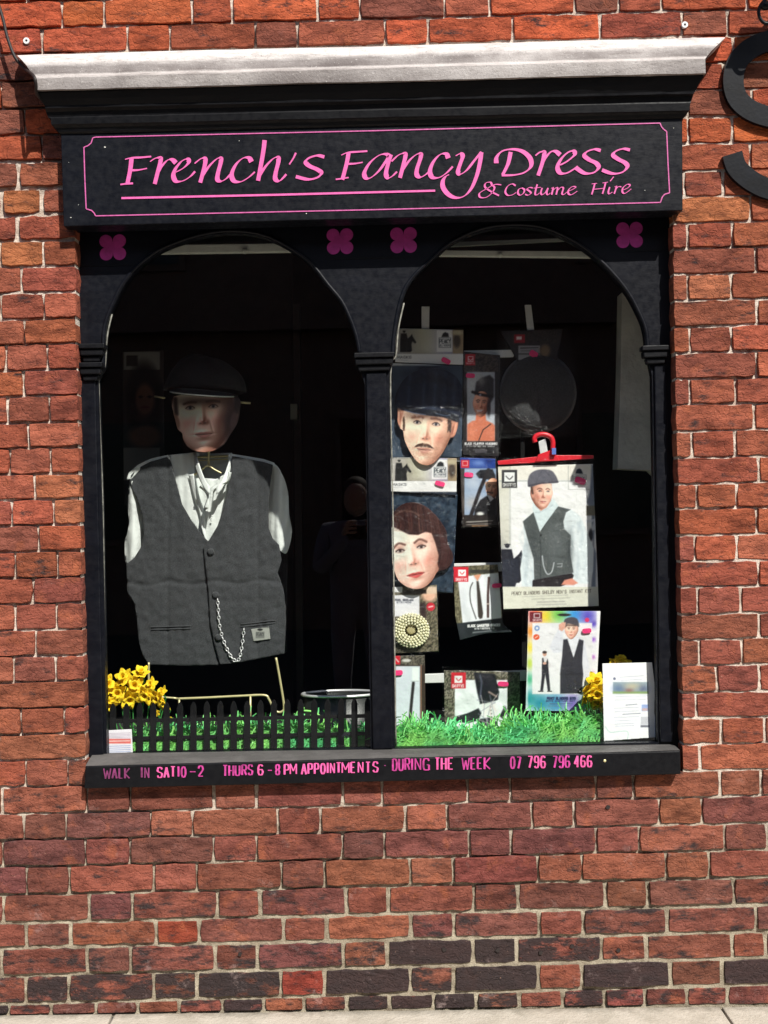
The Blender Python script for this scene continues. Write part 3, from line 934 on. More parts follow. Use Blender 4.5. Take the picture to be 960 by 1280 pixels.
CAPS = {'A': ['0,0 .5,1 1,0', '.2,.35 .8,.35'], 'B': ['0,0 0,1 .8,1 1,.8 .8,.5 0,.5', '.8,.5 1,.25 .8,0 0,0'], 'C': ['1,.8 .8,1 .2,1 0,.8 0,.2 .2,0 .8,0 1,.2'], 'D': ['0,0 0,1 .7,1 1,.75 1,.25 .7,0 0,0'],
 'E': ['1,1 0,1 0,0 1,0', '0,.5 .8,.5'], 'F': ['1,1 0,1 0,0', '0,.5 .8,.5'], 'G': ['1,.8 .8,1 .2,1 0,.8 0,.2 .2,0 1,0 1,.45 .6,.45'], 'H': ['0,0 0,1', '1,0 1,1', '0,.5 1,.5'],
 'I': ['.5,0 .5,1'], 'J': ['1,1 1,.2 .8,0 .2,0 0,.2'], 'K': ['0,0 0,1', '1,1 0,.45 1,0'], 'L': ['0,1 0,0 1,0'], 'M': ['0,0 0,1 .5,.3 1,1 1,0'], 'N': ['0,0 0,1 1,0 1,1'],
 'O': ['.3,0 0,.25 0,.75 .3,1 .7,1 1,.75 1,.25 .7,0 .3,0'], 'P': ['0,0 0,1 .8,1 1,.8 1,.6 .8,.45 0,.45'], 'Q': ['.3,0 0,.25 0,.75 .3,1 .7,1 1,.75 1,.25 .7,0 .3,0', '.6,.3 1,0'],
 'R': ['0,0 0,1 .8,1 1,.8 1,.6 .8,.5 0,.5', '.5,.5 1,0'], 'S': ['1,.8 .8,1 .2,1 0,.8 0,.6 1,.42 1,.2 .8,0 .2,0 0,.2'], 'T': ['.5,0 .5,1', '0,1 1,1'], 'U': ['0,1 0,.2 .25,0 .75,0 1,.2 1,1'],
 'V': ['0,1 .5,0 1,1'], 'W': ['0,1 .25,0 .5,.8 .75,0 1,1'], 'X': ['0,0 1,1', '0,1 1,0'], 'Y': ['0,1 .5,.5 1,1', '.5,.5 .5,0'], 'Z': ['0,1 1,1 0,0 1,0'],
 '0': ['.3,0 0,.25 0,.75 .3,1 .7,1 1,.75 1,.25 .7,0 .3,0'], '1': ['.2,.8 .5,1 .5,0'], '2': ['0,.75 .2,1 .8,1 1,.8 1,.6 0,0 1,0'], '3': ['0,1 1,1 .5,.55 1,.4 1,.15 .8,0 0,0'],
 '4': ['.75,0 .75,1 0,.3 1,.3'], '5': ['1,1 0,1 0,.55 .8,.55 1,.4 1,.15 .8,0 0,0'], '6': ['.95,.85 .75,1 .25,1 0,.75 0,.2 .25,0 .75,0 1,.2 1,.4 .75,.55 0,.5'], '7': ['0,1 1,1 .35,0'],
 '8': ['.25,.5 0,.75 .25,1 .75,1 1,.75 .75,.5 .25,.5 0,.25 .25,0 .75,0 1,.25 .75,.5'], '9': ['.05,.15 .25,0 .75,0 1,.25 1,.8 .75,1 .25,1 0,.8 0,.6 .25,.45 1,.5'],
 '-': ['0,.45 1,.45'], "'": ['.5,1 .4,.75'], '&': ['1,0 .2,.75 .4,1 .7,.8 0,.3 .3,0 1,.4'], '.': ['.4,0 .6,0']}
def glyph(ch, x0, x1, yb, yt, sh=0.0):
    out = []
    for s in CAPS.get(ch, []):
        out.append([(x0 + (x1 - x0) * float(a.split(',')[0]) + sh * float(a.split(',')[1]), yb + (yt - yb) * float(a.split(',')[1])) for a in s.split()])
    return out
M['sillpink'] = plain('worn_magenta_stencil_paint', (0.50, 0.045, 0.26), 0.6, var=0.45, scale=70)
M['sillhot'] = plain('bright_pink_stencil_paint', (0.85, 0.11, 0.36), 0.6, var=0.3, scale=70)
M['sillfade'] = plain('faded_purple_stencil_paint', (0.20, 0.03, 0.12), 0.6, var=0.5, scale=60)
def sillword(letters, z, off, y0, sl, h, m):
    gs = []
    for ch, a, b in letters:
        fx = 2.0
        yt = y0 + sl * a + (rnd.random() - .5) * 2.0; yb = yt + h + (rnd.random() - .5) * 2
        pd = 1 if ch in 'WM' else 3
        for s in glyph(ch, a + pd, b - pd, yb - 2, yt + 2):
            s = [(off[0] + p / z, off[1] + q / z) for p, q in s]
            for e0, e1 in zip(s, s[1:]):
                gs.append(ribbon([e0, e1], 1.7 if ch in 'WMN' else 2.4, 0, 1.2, SD - 0.0018, smooth=False))
    mk('painted_word', *join_geo(gs), m, sill)
o1, z1_ = (100, 930), 2.526
def sw1(l, m): sillword(l, z1_, o1, 77, -0.024, 36, m)
sw1([('W', 74, 98), ('A', 99, 119), ('L', 121, 137), ('K', 139, 159)], M['sillfade'])
sw1([('I', 190, 200), ('N', 202, 220)], M['sillfade'])
sw1([('S', 242, 262), ('A', 263, 283), ('T', 284, 303)], M['sillhot'])
sw1([('1', 306, 316), ('0', 318, 336), ('-', 344, 368), ('2', 371, 391)], M['sillpink'])
sw1([('T', 449, 468), ('H', 468, 487), ('U', 488, 507), ('R', 509, 528), ('S', 529, 547)], M['sillpink'])
sw1([('6', 560, 580)], M['sillhot'])
sw1([('-', 590, 609), ('8', 615, 633)], M['sillpink'])
sw1([('P', 643, 662), ('M', 663, 684)], M['sillhot'])
sw1([('A', 697, 717), ('P', 718, 736), ('P', 738, 756), ('O', 758, 776), ('I', 777, 787), ('N', 788, 806), ('T', 807, 826), ('M', 827, 850), ('E', 853, 871), ('N', 876, 896), ('T', 900, 919), ('S', 923, 943)], M['sillhot'])
o2, z2_ = (470, 920), 2.4615
def sw2(l, m): sillword(l, z2_, o2, 69, -0.0165, 39, m)
sw2([('-', 22, 33)], M['sillfade'])
sw2([('D', 49, 67), ('U', 68, 86), ('R', 87, 106), ('I', 106, 116), ('N', 118, 140), ('G', 143, 166)], M['sillpink'])
sw2([('T', 180, 198), ('H', 199, 218), ('E', 220, 239)], M['sillhot'])
sw2([('W', 264, 288), ('E', 290, 308), ('E', 310, 328), ('K', 331, 354)], M['sillpink'])
sw2([('0', 412, 429), ('7', 431, 448)], M['sillpink'])
sw2([('7', 465, 483), ('9', 485, 503), ('6', 505, 523)], M['sillhot'])
sw2([('7', 542, 559), ('9', 561, 579), ('6', 580, 598)], M['sillpink'])
sw2([('4', 608, 626), ('6', 628, 646), ('6', 648, 666)], M['sillhot'])

# frame board with its two arched openings
FD = 0.05
archL = [(130.5, 459), (131.5, 430), (134, 405), (143, 381), (155, 357), (171, 337), (190, 321), (212, 309), (252.5, 296), (293, 291.4), (334, 298), (374, 320), (392, 337), (407, 356), (424, 376), (435, 398), (443, 420), (447, 442)]
holeL = archL + [(450, 462), (456, 480), (463.5, 936), (133.5, 944), (127.5, 640), (122.5, 475)]
archR = [(493, 444), (495, 420), (499, 394), (504, 374), (511, 357), (525, 340), (543, 324), (558, 310), (576, 299), (604, 288), (632, 284), (658, 284), (682, 288), (708, 299), (730, 312), (747, 326), (763, 342), (776, 357), (787, 373), (796, 390), (803, 406), (806, 420), (807, 434)]
holeR = archR + [(811, 450), (815, 470), (822.5, 928), (494, 935.5), (489.5, 640), (486.5, 470)]
def sm(h, na):
    return cat(h[:na], 3) + h[na:]
frame = prism('frame', [[(88, 262), (846, 242), (857, 944), (103, 962)], sm(holeL, len(archL)), sm(holeR, len(archR))], FD, FD + .03, M['paint'], SW)
# horizontal board joint on the spandrels, raised bead moulding round each arch
def outline_tube(name, h, r, y, m, grow=1.6, closed=False, parent=SW):
    cx = sum(p[0] for p in h) / len(h); cy = sum(p[1] for p in h) / len(h)
    q = [(p[0] + (p[0] - cx) / math.hypot(p[0] - cx, p[1] - cy) * grow, p[1] + (p[1] - cy) / math.hypot(p[0] - cx, p[1] - cy) * grow) for p in h]
    return tube(name, [P(a, b, y) for a, b in q], r, m, parent, 8, closed)
outline_tube('arch_moulding', cat(archL, 3), 0.0055, FD + .001, M['paint'], 3.2)
outline_tube('arch_moulding', cat(archR, 3), 0.0055, FD + .001, M['paint'], 3.2)
M['putty'] = plain('pale_old_putty', (0.22, 0.22, 0.19), 0.8, var=0.6, scale=60)
outline_tube('glazing_putty', cat([(140, 392), (134, 420), (131, 459), (123.5, 475), (128.5, 640), (131, 800), (134, 943)], 4), 0.0022, FD + .013, M['putty'], -0.8)
outline_tube('glazing_putty', cat([(505, 378), (498, 410), (495, 444), (488, 470), (491, 640), (493, 800), (495, 934)], 4), 0.0022, FD + .013, M['putty'], -0.8)
outline_tube('glazing_putty', cat([(816, 472), (819, 700), (821.5, 926)], 4), 0.0018, FD + .013, M['putty'], -0.8)
for pts in (([(97, 331), (171, 329), (171, 331.5), (97, 333.5)]), ([(414, 322), (512, 319.5), (512, 322), (414, 324.5)]), ([(776, 312.5), (829, 311.5), (829, 314), (776, 315)])):
    prism('board_joint', pts, FD - .0015, FD + .004, M['paint_flat'], SW)
# columns: slightly raised pilasters, capitals in three stacked bands
prism('column', [(99, 474), (119, 473.5), (129.5, 943), (107.5, 947)], FD - .008, FD + .002, M['paint'], SW, bevel=.003)
prism('column', [(457.5, 466), (483, 465), (491, 936), (466, 937)], FD - .008, FD + .002, M['paint'], SW, bevel=.003)
prism('column', [(818, 456), (833, 455), (843, 928), (825.5, 928)], FD - .008, FD + .002, M['paint'], SW, bevel=.003)
def capital(x0, x1, y0, s):
    t = prism('capital', [(x0, y0), (x1, y0 - s), (x1, y0 + 6 - s), (x0, y0 + 6)], FD - .030, FD + .01, M['paint_flat'], SW, bevel=.002)
    prism('band', [(x0 + 1, y0 + 7), (x1 - 1, y0 + 7 - s), (x1 - 2, y0 + 15 - s), (x0 + 2, y0 + 15)], FD - .024, FD + .01, M['paint_flat'], t, bevel=.003)
    prism('band', [(x0 + 4, y0 + 16), (x1 - 4, y0 + 16 - s), (x1 - 6, y0 + 23 - s), (x0 + 6, y0 + 23)], FD - .016, FD + .01, M['paint_flat'], t, bevel=.003)
capital(98, 130, 429.5, 0.5); capital(442.5, 493, 441, 1.2); capital(803, 837.5, 432, 1)
capital(98, 127, 453, 0.5)
# painted four petalled flowers
def quatre(cx, cy, s):
    gs = []
    for dx, dy, r in ((-8.6, -7.4, 8.2), (8.2, -8.0, 8.2), (-8.2, 8.4, 8.2), (8.4, 7.8, 8.2), (0, 0, 7)):
        c = P(cx + dx * s, cy + dy * s, FD - .001 - 0.0001 * len(gs)); rr = r * s / FOC * 3.25
        V = [c] + [c + Vector((rr * math.cos(a * math.pi / 12), 0, rr * math.sin(a * math.pi / 12))) for a in range(24)]
        gs.append((V, [(0, 1 + i, 1 + (i + 1) % 24) for i in range(24)]))
    mk('painted_flower', *join_geo(gs), M['flower'], SW)
for a, b in ((141, 309), (425, 301.5), (504.5, 300), (787, 293.5)):
    quatre(a, b, 1.0)
# glass
for h in (holeL, holeR):
    cx = sum(p[0] for p in h) / len(h); cy = sum(p[1] for p in h) / len(h)
    q = [(p[0] + (4 if p[0] > cx else -4), p[1] + (4 if p[1] > cy else -4)) for p in h]
    prism('glass_pane', q, FD + .016, FD + .020, M['glass'], SW)
M['label'] = M['print']
# ------------------------------------------------------------------ the inside of the shop
ROOM_B = 2.6
xl, xr = P(96, 640, .1).x - .02, P(852, 640, .1).x + .02
zt, zb_ = P(480, 262, .1).z + .02, P(480, 940, .1).z - .012
tag(mk('shop_interior', *join_geo([box_geo(xl - .5, xl - .45, .101, ROOM_B, 0, 3), box_geo(xr + .45, xr + .5, .101, ROOM_B, 0, 3), box_geo(xl - .5, xr + .5, ROOM_B, ROOM_B + .05, 0, 3),
     box_geo(xl - .5, xr + .5, .101, ROOM_B, 2.95, 3.0), box_geo(xl - .5, xr + .5, .101, ROOM_B, -0.25, 0), box_geo(xl - .5, xl + .0, .101, .14, 0, 3), box_geo(xr, xr + .5, .101, .14, 0, 3),
     box_geo(xl, xr, .101, .14, zt, 3), box_geo(xl, xr, .101, .14, 0, zb_ - .03)]), M['dark']), kind='structure')
za2, zb2 = P(133, 943, .1).z, P(822, 928, .1).z
xa2, xb2 = P(133, 943, .1).x, P(822, 928, .1).x
zfl = lambda x: za2 + (x - xa2) / (xb2 - xa2) * (zb2 - za2) - .004
ds = thing('display_ledge', (0, .35, zfl(0)), 'black cloth covered ledge inside the window that the goods stand on', 'ledge')
g = box_geo(xl, xr, .102, .62, -.03, 0)
mk('ledge_top', [(x, y, z + zfl(x)) for x, y, z in g[0]], g[1], M['darkfloor'], ds)
# black partition behind the displays, with a slim pale door edge and latch
bp = thing('back_partition', (0, 1.2, 0), 'dark partition far behind the display with a narrow door edge and pale latch', 'partition')
prism('panel', [(60, 200), (365, 200), (367, 980), (60, 980)], 1.3, 1.34, M['dark'], bp)
prism('door_edge', [(366, 380), (374, 380), (380, 900), (371, 900)], 1.24, 1.3, plain('dark_brown_door', (0.05, 0.045, 0.042), 0.5), bp)
prism('latch', [(363, 505), (371, 505), (371, 524), (363, 524)], 1.2, 1.24, M['pale'], bp)
# white rail across the top behind both arches
rl = thing('pelmet_rail', P(480, 310, .2), 'greyish white rail running behind the tops of both arches', 'rail')
prism('rail', [(190, 306), (395, 303.5), (395, 314), (190, 317)], .16, .18, M['rail'], rl, bevel=.002)
prism('rail', [(540, 312.5), (760, 314), (760, 322), (540, 319.5)], .16, .18, M['rail'], rl, bevel=.002)
prism('rail', [(550, 303), (735, 296), (735, 300), (550, 309)], .19, .2, M['rail'], rl, bevel=.002)
mk('knob', *sphere_geo(P(306, 314, .155), .008, 10, 6), M['rail'], rl)
mk('knob', *sphere_geo(P(625, 319, .155), .008, 10, 6), M['rail'], rl)
# pale wall piece at the right
pw = prism('plaster_pier', [(778, 365), (825, 372), (827, 600), (815, 588), (772, 586), (776, 470)], .42, .5, M['pale'])
tag(pw, 'pale grey plaster pier inside the window behind the right hand column', 'pier')

# ------------------------------------------------------------------ printed pictures (vertex colour print, no image files)
class Canvas:
    def __init__(s, x0, y0, x1, y1, bg=(0, 0, 0), off=(0, 0), z=1.0, res=2.0):
        s.o, s.z = off, z
        s.x0, s.y0 = (x0 / z + off[0], y0 / z + off[1]); s.x1, s.y1 = (x1 / z + off[0], y1 / z + off[1])
        s.res = res
        s.w = int((s.x1 - s.x0) * res) + 2; s.h = int((s.y1 - s.y0) * res) + 2
        s.X, s.Y = np.meshgrid((s.x0 + np.arange(s.w) / res - off[0]) * z, (s.y0 + np.arange(s.h) / res - off[1]) * z)
        s.c = np.zeros((s.h, s.w, 3)) + np.array(bg, float)
    def put(s, m, col, a=1.0):
        m = (np.clip(m, 0, 1) * a)[..., None]
        s.c = s.c * (1 - m) + np.array(col, float) * m
        return s
    def sdf(s, pts):
        X, Y = s.X, s.Y
        d = np.full(X.shape, 1e9); ins = np.zeros(X.shape, bool)
        for (ax, ay), (bx, by) in zip(pts, pts[1:] + pts[:1]):
            ex, ey = bx - ax, by - ay
            t = np.clip(((X - ax) * ex + (Y - ay) * ey) / (ex * ex + ey * ey + 1e-9), 0, 1)
            d = np.minimum(d, (X - ax - t * ex) ** 2 + (Y - ay - t * ey) ** 2)
            ins ^= ((ay > Y) != (by > Y)) & (X < (bx - ax) * (Y - ay) / (by - ay + 1e-12) + ax)
        d = np.sqrt(d)
        return np.where(ins, -d, d)
    def poly(s, pts, col, soft=0.6, a=1.0, smooth=False):
        pts = cat(pts, 5, True) if smooth else list(pts)
        k = soft * s.z
        return s.put(0.5 - s.sdf(pts) / (2 * k), col, a)
    def rect(s, x0, y0, x1, y1, col, soft=0.4, a=1.0):
        return s.poly([(x0, y0), (x1, y0), (x1, y1), (x0, y1)], col, soft, a)
    def ell(s, cx, cy, rx, ry, col, soft=0.4, a=1.0, rot=0):
        c_, s_ = math.cos(math.radians(rot)), math.sin(math.radians(rot))
        x = (s.X - cx) * c_ + (s.Y - cy) * s_; y = -(s.X - cx) * s_ + (s.Y - cy) * c_
        r = np.sqrt((x / rx) ** 2 + (y / ry) ** 2)
        return s.put((1 - r) / max(soft, .02) + .5 if soft < 1 else np.exp(-r * r * 1.2), col, a)
    def line(s, pts, w, col, soft=0.35, a=1.0, smooth=False):
        pts = cat(pts, 6) if smooth and len(pts) > 2 else pts
        d = np.full(s.X.shape, 1e9)
        for (ax, ay), (bx, by) in zip(pts, pts[1:]):
            ex, ey = bx - ax, by - ay
            t = np.clip(((s.X - ax) * ex + (s.Y - ay) * ey) / (ex * ex + ey * ey + 1e-9), 0, 1)
            d = np.minimum(d, (s.X - ax - t * ex) ** 2 + (s.Y - ay - t * ey) ** 2)
        k = soft * s.z
        return s.put(0.5 - (np.sqrt(d) - w / 2) / (2 * k), col, a)
    def text(s, st, x, y, x1, h, col, w, sl=0.0, a=1.0):
        n = len(st); st_ = (x1 - x) / n
        for i, ch in enumerate(st.upper()):
            for q in glyph(ch, x + i * st_, x + (i + .72) * st_, y + h, y):
                s.line([(p, r + sl * (p - x)) for p, r in q], w, col, 0.25, a)
        return s
    def grain(s, amp, scale=6, seed=0):
        r = np.random.RandomState(seed)
        g = r.rand(int(s.h / scale) + 3, int(s.w / scale) + 3)
        yy = np.arange(s.h) / scale; xx = np.arange(s.w) / scale
        yi, xi = yy.astype(int), xx.astype(int); fy, fx = (yy - yi)[:, None], (xx - xi)[None]
        v = g[yi][:, xi] * (1 - fy) * (1 - fx) + g[yi + 1][:, xi] * fy * (1 - fx) + g[yi][:, xi + 1] * (1 - fy) * fx + g[yi + 1][:, xi + 1] * fy * fx
        s.c = s.c + (v - .5)[..., None] * amp
        return s
    def mottle(s, x0, y0, x1, y1, dark, light, scale=3, seed=3, a=1.0):
        b = s.c.copy(); s.c[:] = np.array(light, float)
        s.grain(0, 1); r = np.random.RandomState(seed)
        g = r.rand(s.h // scale + 2, s.w // scale + 2).repeat(scale, 0).repeat(scale, 1)[:s.h, :s.w]
        g = (g + np.roll(g, 1, 0) + np.roll(g, 1, 1) + np.roll(g, 2, 0) + np.roll(g, 2, 1)) / 5
        m = np.clip((g - .35) * 4, 0, 1)[..., None]
        t = np.array(dark, float) * m + np.array(light, float) * (1 - m)
        s.c = b
        k = ((s.X >= x0) & (s.X <= x1) & (s.Y >= y0) & (s.Y <= y1))[..., None] * a
        s.c = s.c * (1 - k) + t * k
        return s
    def face(s, cx, cy, w, h, rot=0, skin=(228, 176, 150), light=(-.45, -.45, .75), turn=0.0, iris=(60, 52, 50), lip=(190, 110, 100), brow=(70, 48, 40), amb=.42, smile=0.0, clip=1.0, nose=1.0, lipw=1.0, soft=.62, arch=.065, bt=.055, jw=.30):
        """a printed portrait: a modelled head relief, shaded as the printed photograph is"""
        r = math.radians(rot); ca, sa = math.cos(r), math.sin(r)
        x, y = s.X - cx, s.Y - cy
        u = (x * ca + y * sa) / w; v = (-x * sa + y * ca) / h
        jaw = 1 - jw * np.clip(v - .05, 0, 1) ** 1.2
        ue = u / jaw
        G = lambda a, b, sa_, sb_: np.exp(-((a) / sa_) ** 2 - ((b) / sb_) ** 2)
        q = np.clip(1 - ue * ue * .96 - v * v * .92, 0, 1)
        f = u - turn * .8 * np.sqrt(q)
        H = .95 * np.sqrt(q)
        H += nose * (.13 * G(f, 0, .085, 9) * np.clip((v + .28) / .45, 0, 1) * np.clip((.30 - v) / .10, 0, 1) + .13 * G(f, v - .20, .10, .09) + .07 * G(np.abs(f) - .125, v - .235, .06, .055))
        H += -.13 * G(np.abs(f) - .37, v + .15, .19, .10) + .07 * G(np.abs(f) - .38, v + .125, .12, .05) + .05 * G(np.abs(f) - .36, v + .33, .26, .07)
        H += .07 * G(np.abs(f) - .50, v - .12, .2, .16) - .05 * G(np.abs(f) - .58, v - .45, .14, .2)
        H += .05 * G(f, v - .485, .24, .04) + .055 * G(f, v - .60, .19, .045) - .05 * G(f, v - .54, .28, .018) - .04 * G(f, v - .70, .2, .05) + .07 * G(f, v - .86, .2, .10)
        H -= .025 * G(np.abs(f) - .26 - .25 * (v - .3), v - .36, .035, .16)
        H *= (w + h) * .5 * soft
        gy, gx = np.gradient(H, s.z / s.res)
        k = .95
        nn = np.sqrt(gx * gx * k * k + gy * gy * k * k + 1)
        L = np.array(light, float); L /= np.linalg.norm(L)
        d = np.clip((-gx * k * L[0] - gy * k * L[1] + L[2]) / nn, 0, 1)
        sh = np.clip(amb + (1.22 - amb) * d, 0, 1.25)
        col = np.stack([skin[0] * sh ** .6, skin[1] * sh ** .85, skin[2] * sh ** .95], -1)
        red = (G(np.abs(f) - .5, v - .22, .22, .16) * .10 + G(f, v - .22, .16, .1) * .10)[..., None]
        col = col * (1 - red * np.array([0, 1, 1]))
        m = np.clip((q - .01) * 40, 0, 1)[..., None] * clip
        s.c = s.c * (1 - m) + np.clip(col, 0, 255) * m
        def Q(a, b):       # face coordinates -> canvas, following the turn of the head
            z_ = math.sqrt(max(0, 1 - a * a - b * b))
            a = a + turn * .8 * z_
            return (cx + a * w * ca - b * h * sa, cy + a * w * sa + b * h * ca)
        for sg in (-1, 1):
            e = .37 * sg
            if abs(e + turn * .8) > .80: continue
            s.line([Q(e - .20, -.27 + .03 * (sg < 0)), Q(e, -.27 - arch), Q(e + .20, -.27 + .03 * (sg > 0))], bt * h, brow, .8 * h / 250 + .1, .85, True)
            ex, ey = Q(e, -.135)
            s.ell(ex, ey, .155 * w, .055 * h, tuple(c_ * .62 for c_ in skin), .8, .55, rot)
            s.ell(ex, ey, .125 * w, .036 * h, (206, 190, 184), .5, .95, rot)
            s.ell(ex, ey - .004 * h, .052 * w, .040 * h, iris, .35, 1, rot); s.ell(ex, ey, .024 * w, .018 * h, (14, 12, 14), .4, 1, rot)
            s.line([Q(e - .145, -.128), Q(e - .05, -.178), Q(e + .06, -.175), Q(e + .145, -.125)], .022 * h, (44, 28, 26), .22, .95, True)
            s.line([Q(e - .11, -.105), Q(e, -.092), Q(e + .11, -.105)], .010 * h, tuple(c_ * .5 for c_ in skin), .25, .7, True)
            s.ell(*Q(.075 * sg, .262), .035 * w, .016 * h, tuple(c_ * .35 for c_ in skin), .7, .9, rot)
        lw = .27 * lipw
        s.poly([Q(-lw, .535 - smile), Q(-.09, .485), Q(0, .50), Q(.09, .485), Q(lw, .535 - smile), Q(.14, .60), Q(0, .635), Q(-.14, .60)], lip, .35, .75, True)
        s.line([Q(-lw, .535 - smile), Q(-.1, .54), Q(.1, .54), Q(lw, .535 - smile)], .016 * h, tuple(c_ * .42 for c_ in lip), .25, .95, True)
        s.ell(*Q(.02, .585), .10 * w, .016 * h, tuple(min(255, c_ * 1.25 + 20) for c_ in lip), .9, .5, rot)
        return Q
    def sample(s, px, py):
        x = np.clip((px - s.x0) * s.res, 0, s.w - 1.001); y = np.clip((py - s.y0) * s.res, 0, s.h - 1.001)
        xi, yi = x.astype(int), y.astype(int); fx, fy = (x - xi)[:, None], (y - yi)[:, None]
        c = s.c
        v = c[yi, xi] * (1 - fx) * (1 - fy) + c[yi, xi + 1] * fx * (1 - fy) + c[yi + 1, xi] * (1 - fx) * fy + c[yi + 1, xi + 1] * fx * fy
        v = np.clip(v * 1.055, 0, 255) / 255
        return np.where(v <= .04045, v / 12.92, ((v + .055) / 1.055) ** 2.4)

def pin(px, py, poly):
    ins = False
    n = len(poly)
    for i in range(n):
        ax, ay = poly[i]; bx, by = poly[(i + 1) % n]
        if (ay > py) != (by > py) and px < (bx - ax) * (py - ay) / (by - ay) + ax: ins = not ins
    return ins

def fillgrid(poly, step):
    """triangulated fill of a pixel polygon with interior points every `step`"""
    n = len(poly); bnd = []
    for i in range(n):
        ax, ay = poly[i]; bx, by = poly[(i + 1) % n]
        k = max(1, int(math.hypot(bx - ax, by - ay) / step))
        bnd += [(ax + (bx - ax) * j / k, ay + (by - ay) * j / k) for j in range(k)]
    xs = [p[0] for p in poly]; ys = [p[1] for p in poly]
    B_np = np.array(bnd)
    gx, gy = np.meshgrid(np.arange(min(xs) + step * .6, max(xs), step), np.arange(min(ys) + step * .6, max(ys), step))
    gx, gy = gx.ravel(), gy.ravel()
    ins = np.zeros(gx.shape, bool)
    for i in range(n):
        ax, ay = poly[i]; bx, by = poly[(i + 1) % n]
        ins ^= ((ay > gy) != (by > gy)) & (gx < (bx - ax) * (gy - ay) / (by - ay + 1e-12) + ax)
    gx, gy = gx[ins], gy[ins]
    ok = np.ones(gx.shape, bool)
    for q in range(0, len(bnd), 200):
        d = np.hypot(gx[:, None] - B_np[None, q:q + 200, 0], gy[:, None] - B_np[None, q:q + 200, 1]).min(1)
        ok &= d > step * .45
    pts = [Vector(p) for p in bnd] + [Vector((a, b)) for a, b in zip(gx[ok], gy[ok])]
    nb = len(bnd)
    r = geometry.delaunay_2d_cdt(pts, [(i, (i + 1) % nb) for i in range(nb)], [], 1, 1e-6)
    return [tuple(v) for v in r[0]], [tuple(f) for f in r[2]]

def surf(name, poly, y, mat, parent=None, step=1.2, relief=None, canvas=None, solid=.0025, smooth=True, **k):
    P2, F2 = fillgrid(poly, step)
    V = []
    for (a, b) in P2:
        yy = y - (relief(a, b) if relief else 0)
        V.append(P(a, b, yy))
    # consistent facing: towards the camera
    F3 = []
    for f in F2:
        a, b, c = (P2[i] for i in f[:3])
        cr = (b[0] - a[0]) * (c[1] - a[1]) - (b[1] - a[1]) * (c[0] - a[0])
        F3.append(tuple(f) if cr < 0 else tuple(reversed(f)))
    o = mk(name, V, F3, mat, parent, smooth=smooth, solid=solid, **k)
    if canvas is not None:
        at = o.data.color_attributes.new('print', 'FLOAT_COLOR', 'POINT')
        ar = np.array(P2)
        col = canvas.sample(ar[:, 0], ar[:, 1])
        at.data.foreach_set('color', np.concatenate([col, np.ones((len(col), 1))], 1).astype(np.float32).ravel())
    return o

def wav(amp, sx, sy, seed):
    return lambda a, b: amp * mnoise.noise(Vector((a / sx, b / sy, seed)))

def sticker(parent, pts, y):
    prism('price_sticker', pts, y, y + .0012, M['sticker'], parent)
def stk(cx, cy, w, h, rot=12):
    c_, s_ = math.cos(math.radians(rot)), math.sin(math.radians(rot))
    q = []
    for i in range(14):
        a = 2 * math.pi * i / 14
        x = math.copysign(abs(math.cos(a)) ** .55, math.cos(a)) * w / 2; yv = math.copysign(abs(math.sin(a)) ** .55, math.sin(a)) * h / 2
        q.append((cx + x * c_ - yv * s_, cy + x * s_ + yv * c_))
    return q
def bag(parent, poly, y, seed, step=5, amp=.006):
    surf('clear_bag', poly, y, M['bag'], parent, step, lambda a, b: amp * (mnoise.noise(Vector((a / 26, b / 40, seed))) + .6 * mnoise.noise(Vector((a / 9, b / 16, seed + 3)))), solid=0)

def rider(c, x, y, s, col):
    """man standing by a horse, as printed"""
    c.ell(x, y, 8 * s, 8 * s, col, .3); c.rect(x - 11 * s, y - 6 * s, x + 11 * s, y - 3 * s, col)
    c.poly([(x - 20 * s, y + 12 * s), (x + 16 * s, y + 12 * s), (x + 24 * s, y + 50 * s), (x + 14 * s, y + 130 * s), (x - 26 * s, y + 130 * s), (x - 24 * s, y + 50 * s)], col)
    c.poly([(x + 20 * s, y + 48 * s), (x + 40 * s, y + 30 * s), (x + 50 * s, y + 16 * s), (x + 54 * s, y + 30 * s), (x + 78 * s, y + 68 * s), (x + 70 * s, y + 76 * s), (x + 52 * s, y + 62 * s),
            (x + 46 * s, y + 80 * s), (x + 50 * s, y + 120 * s), (x + 42 * s, y + 130 * s), (x + 16 * s, y + 130 * s)], col)
    return c

DP = .37     # how far behind the wall face the packets hang
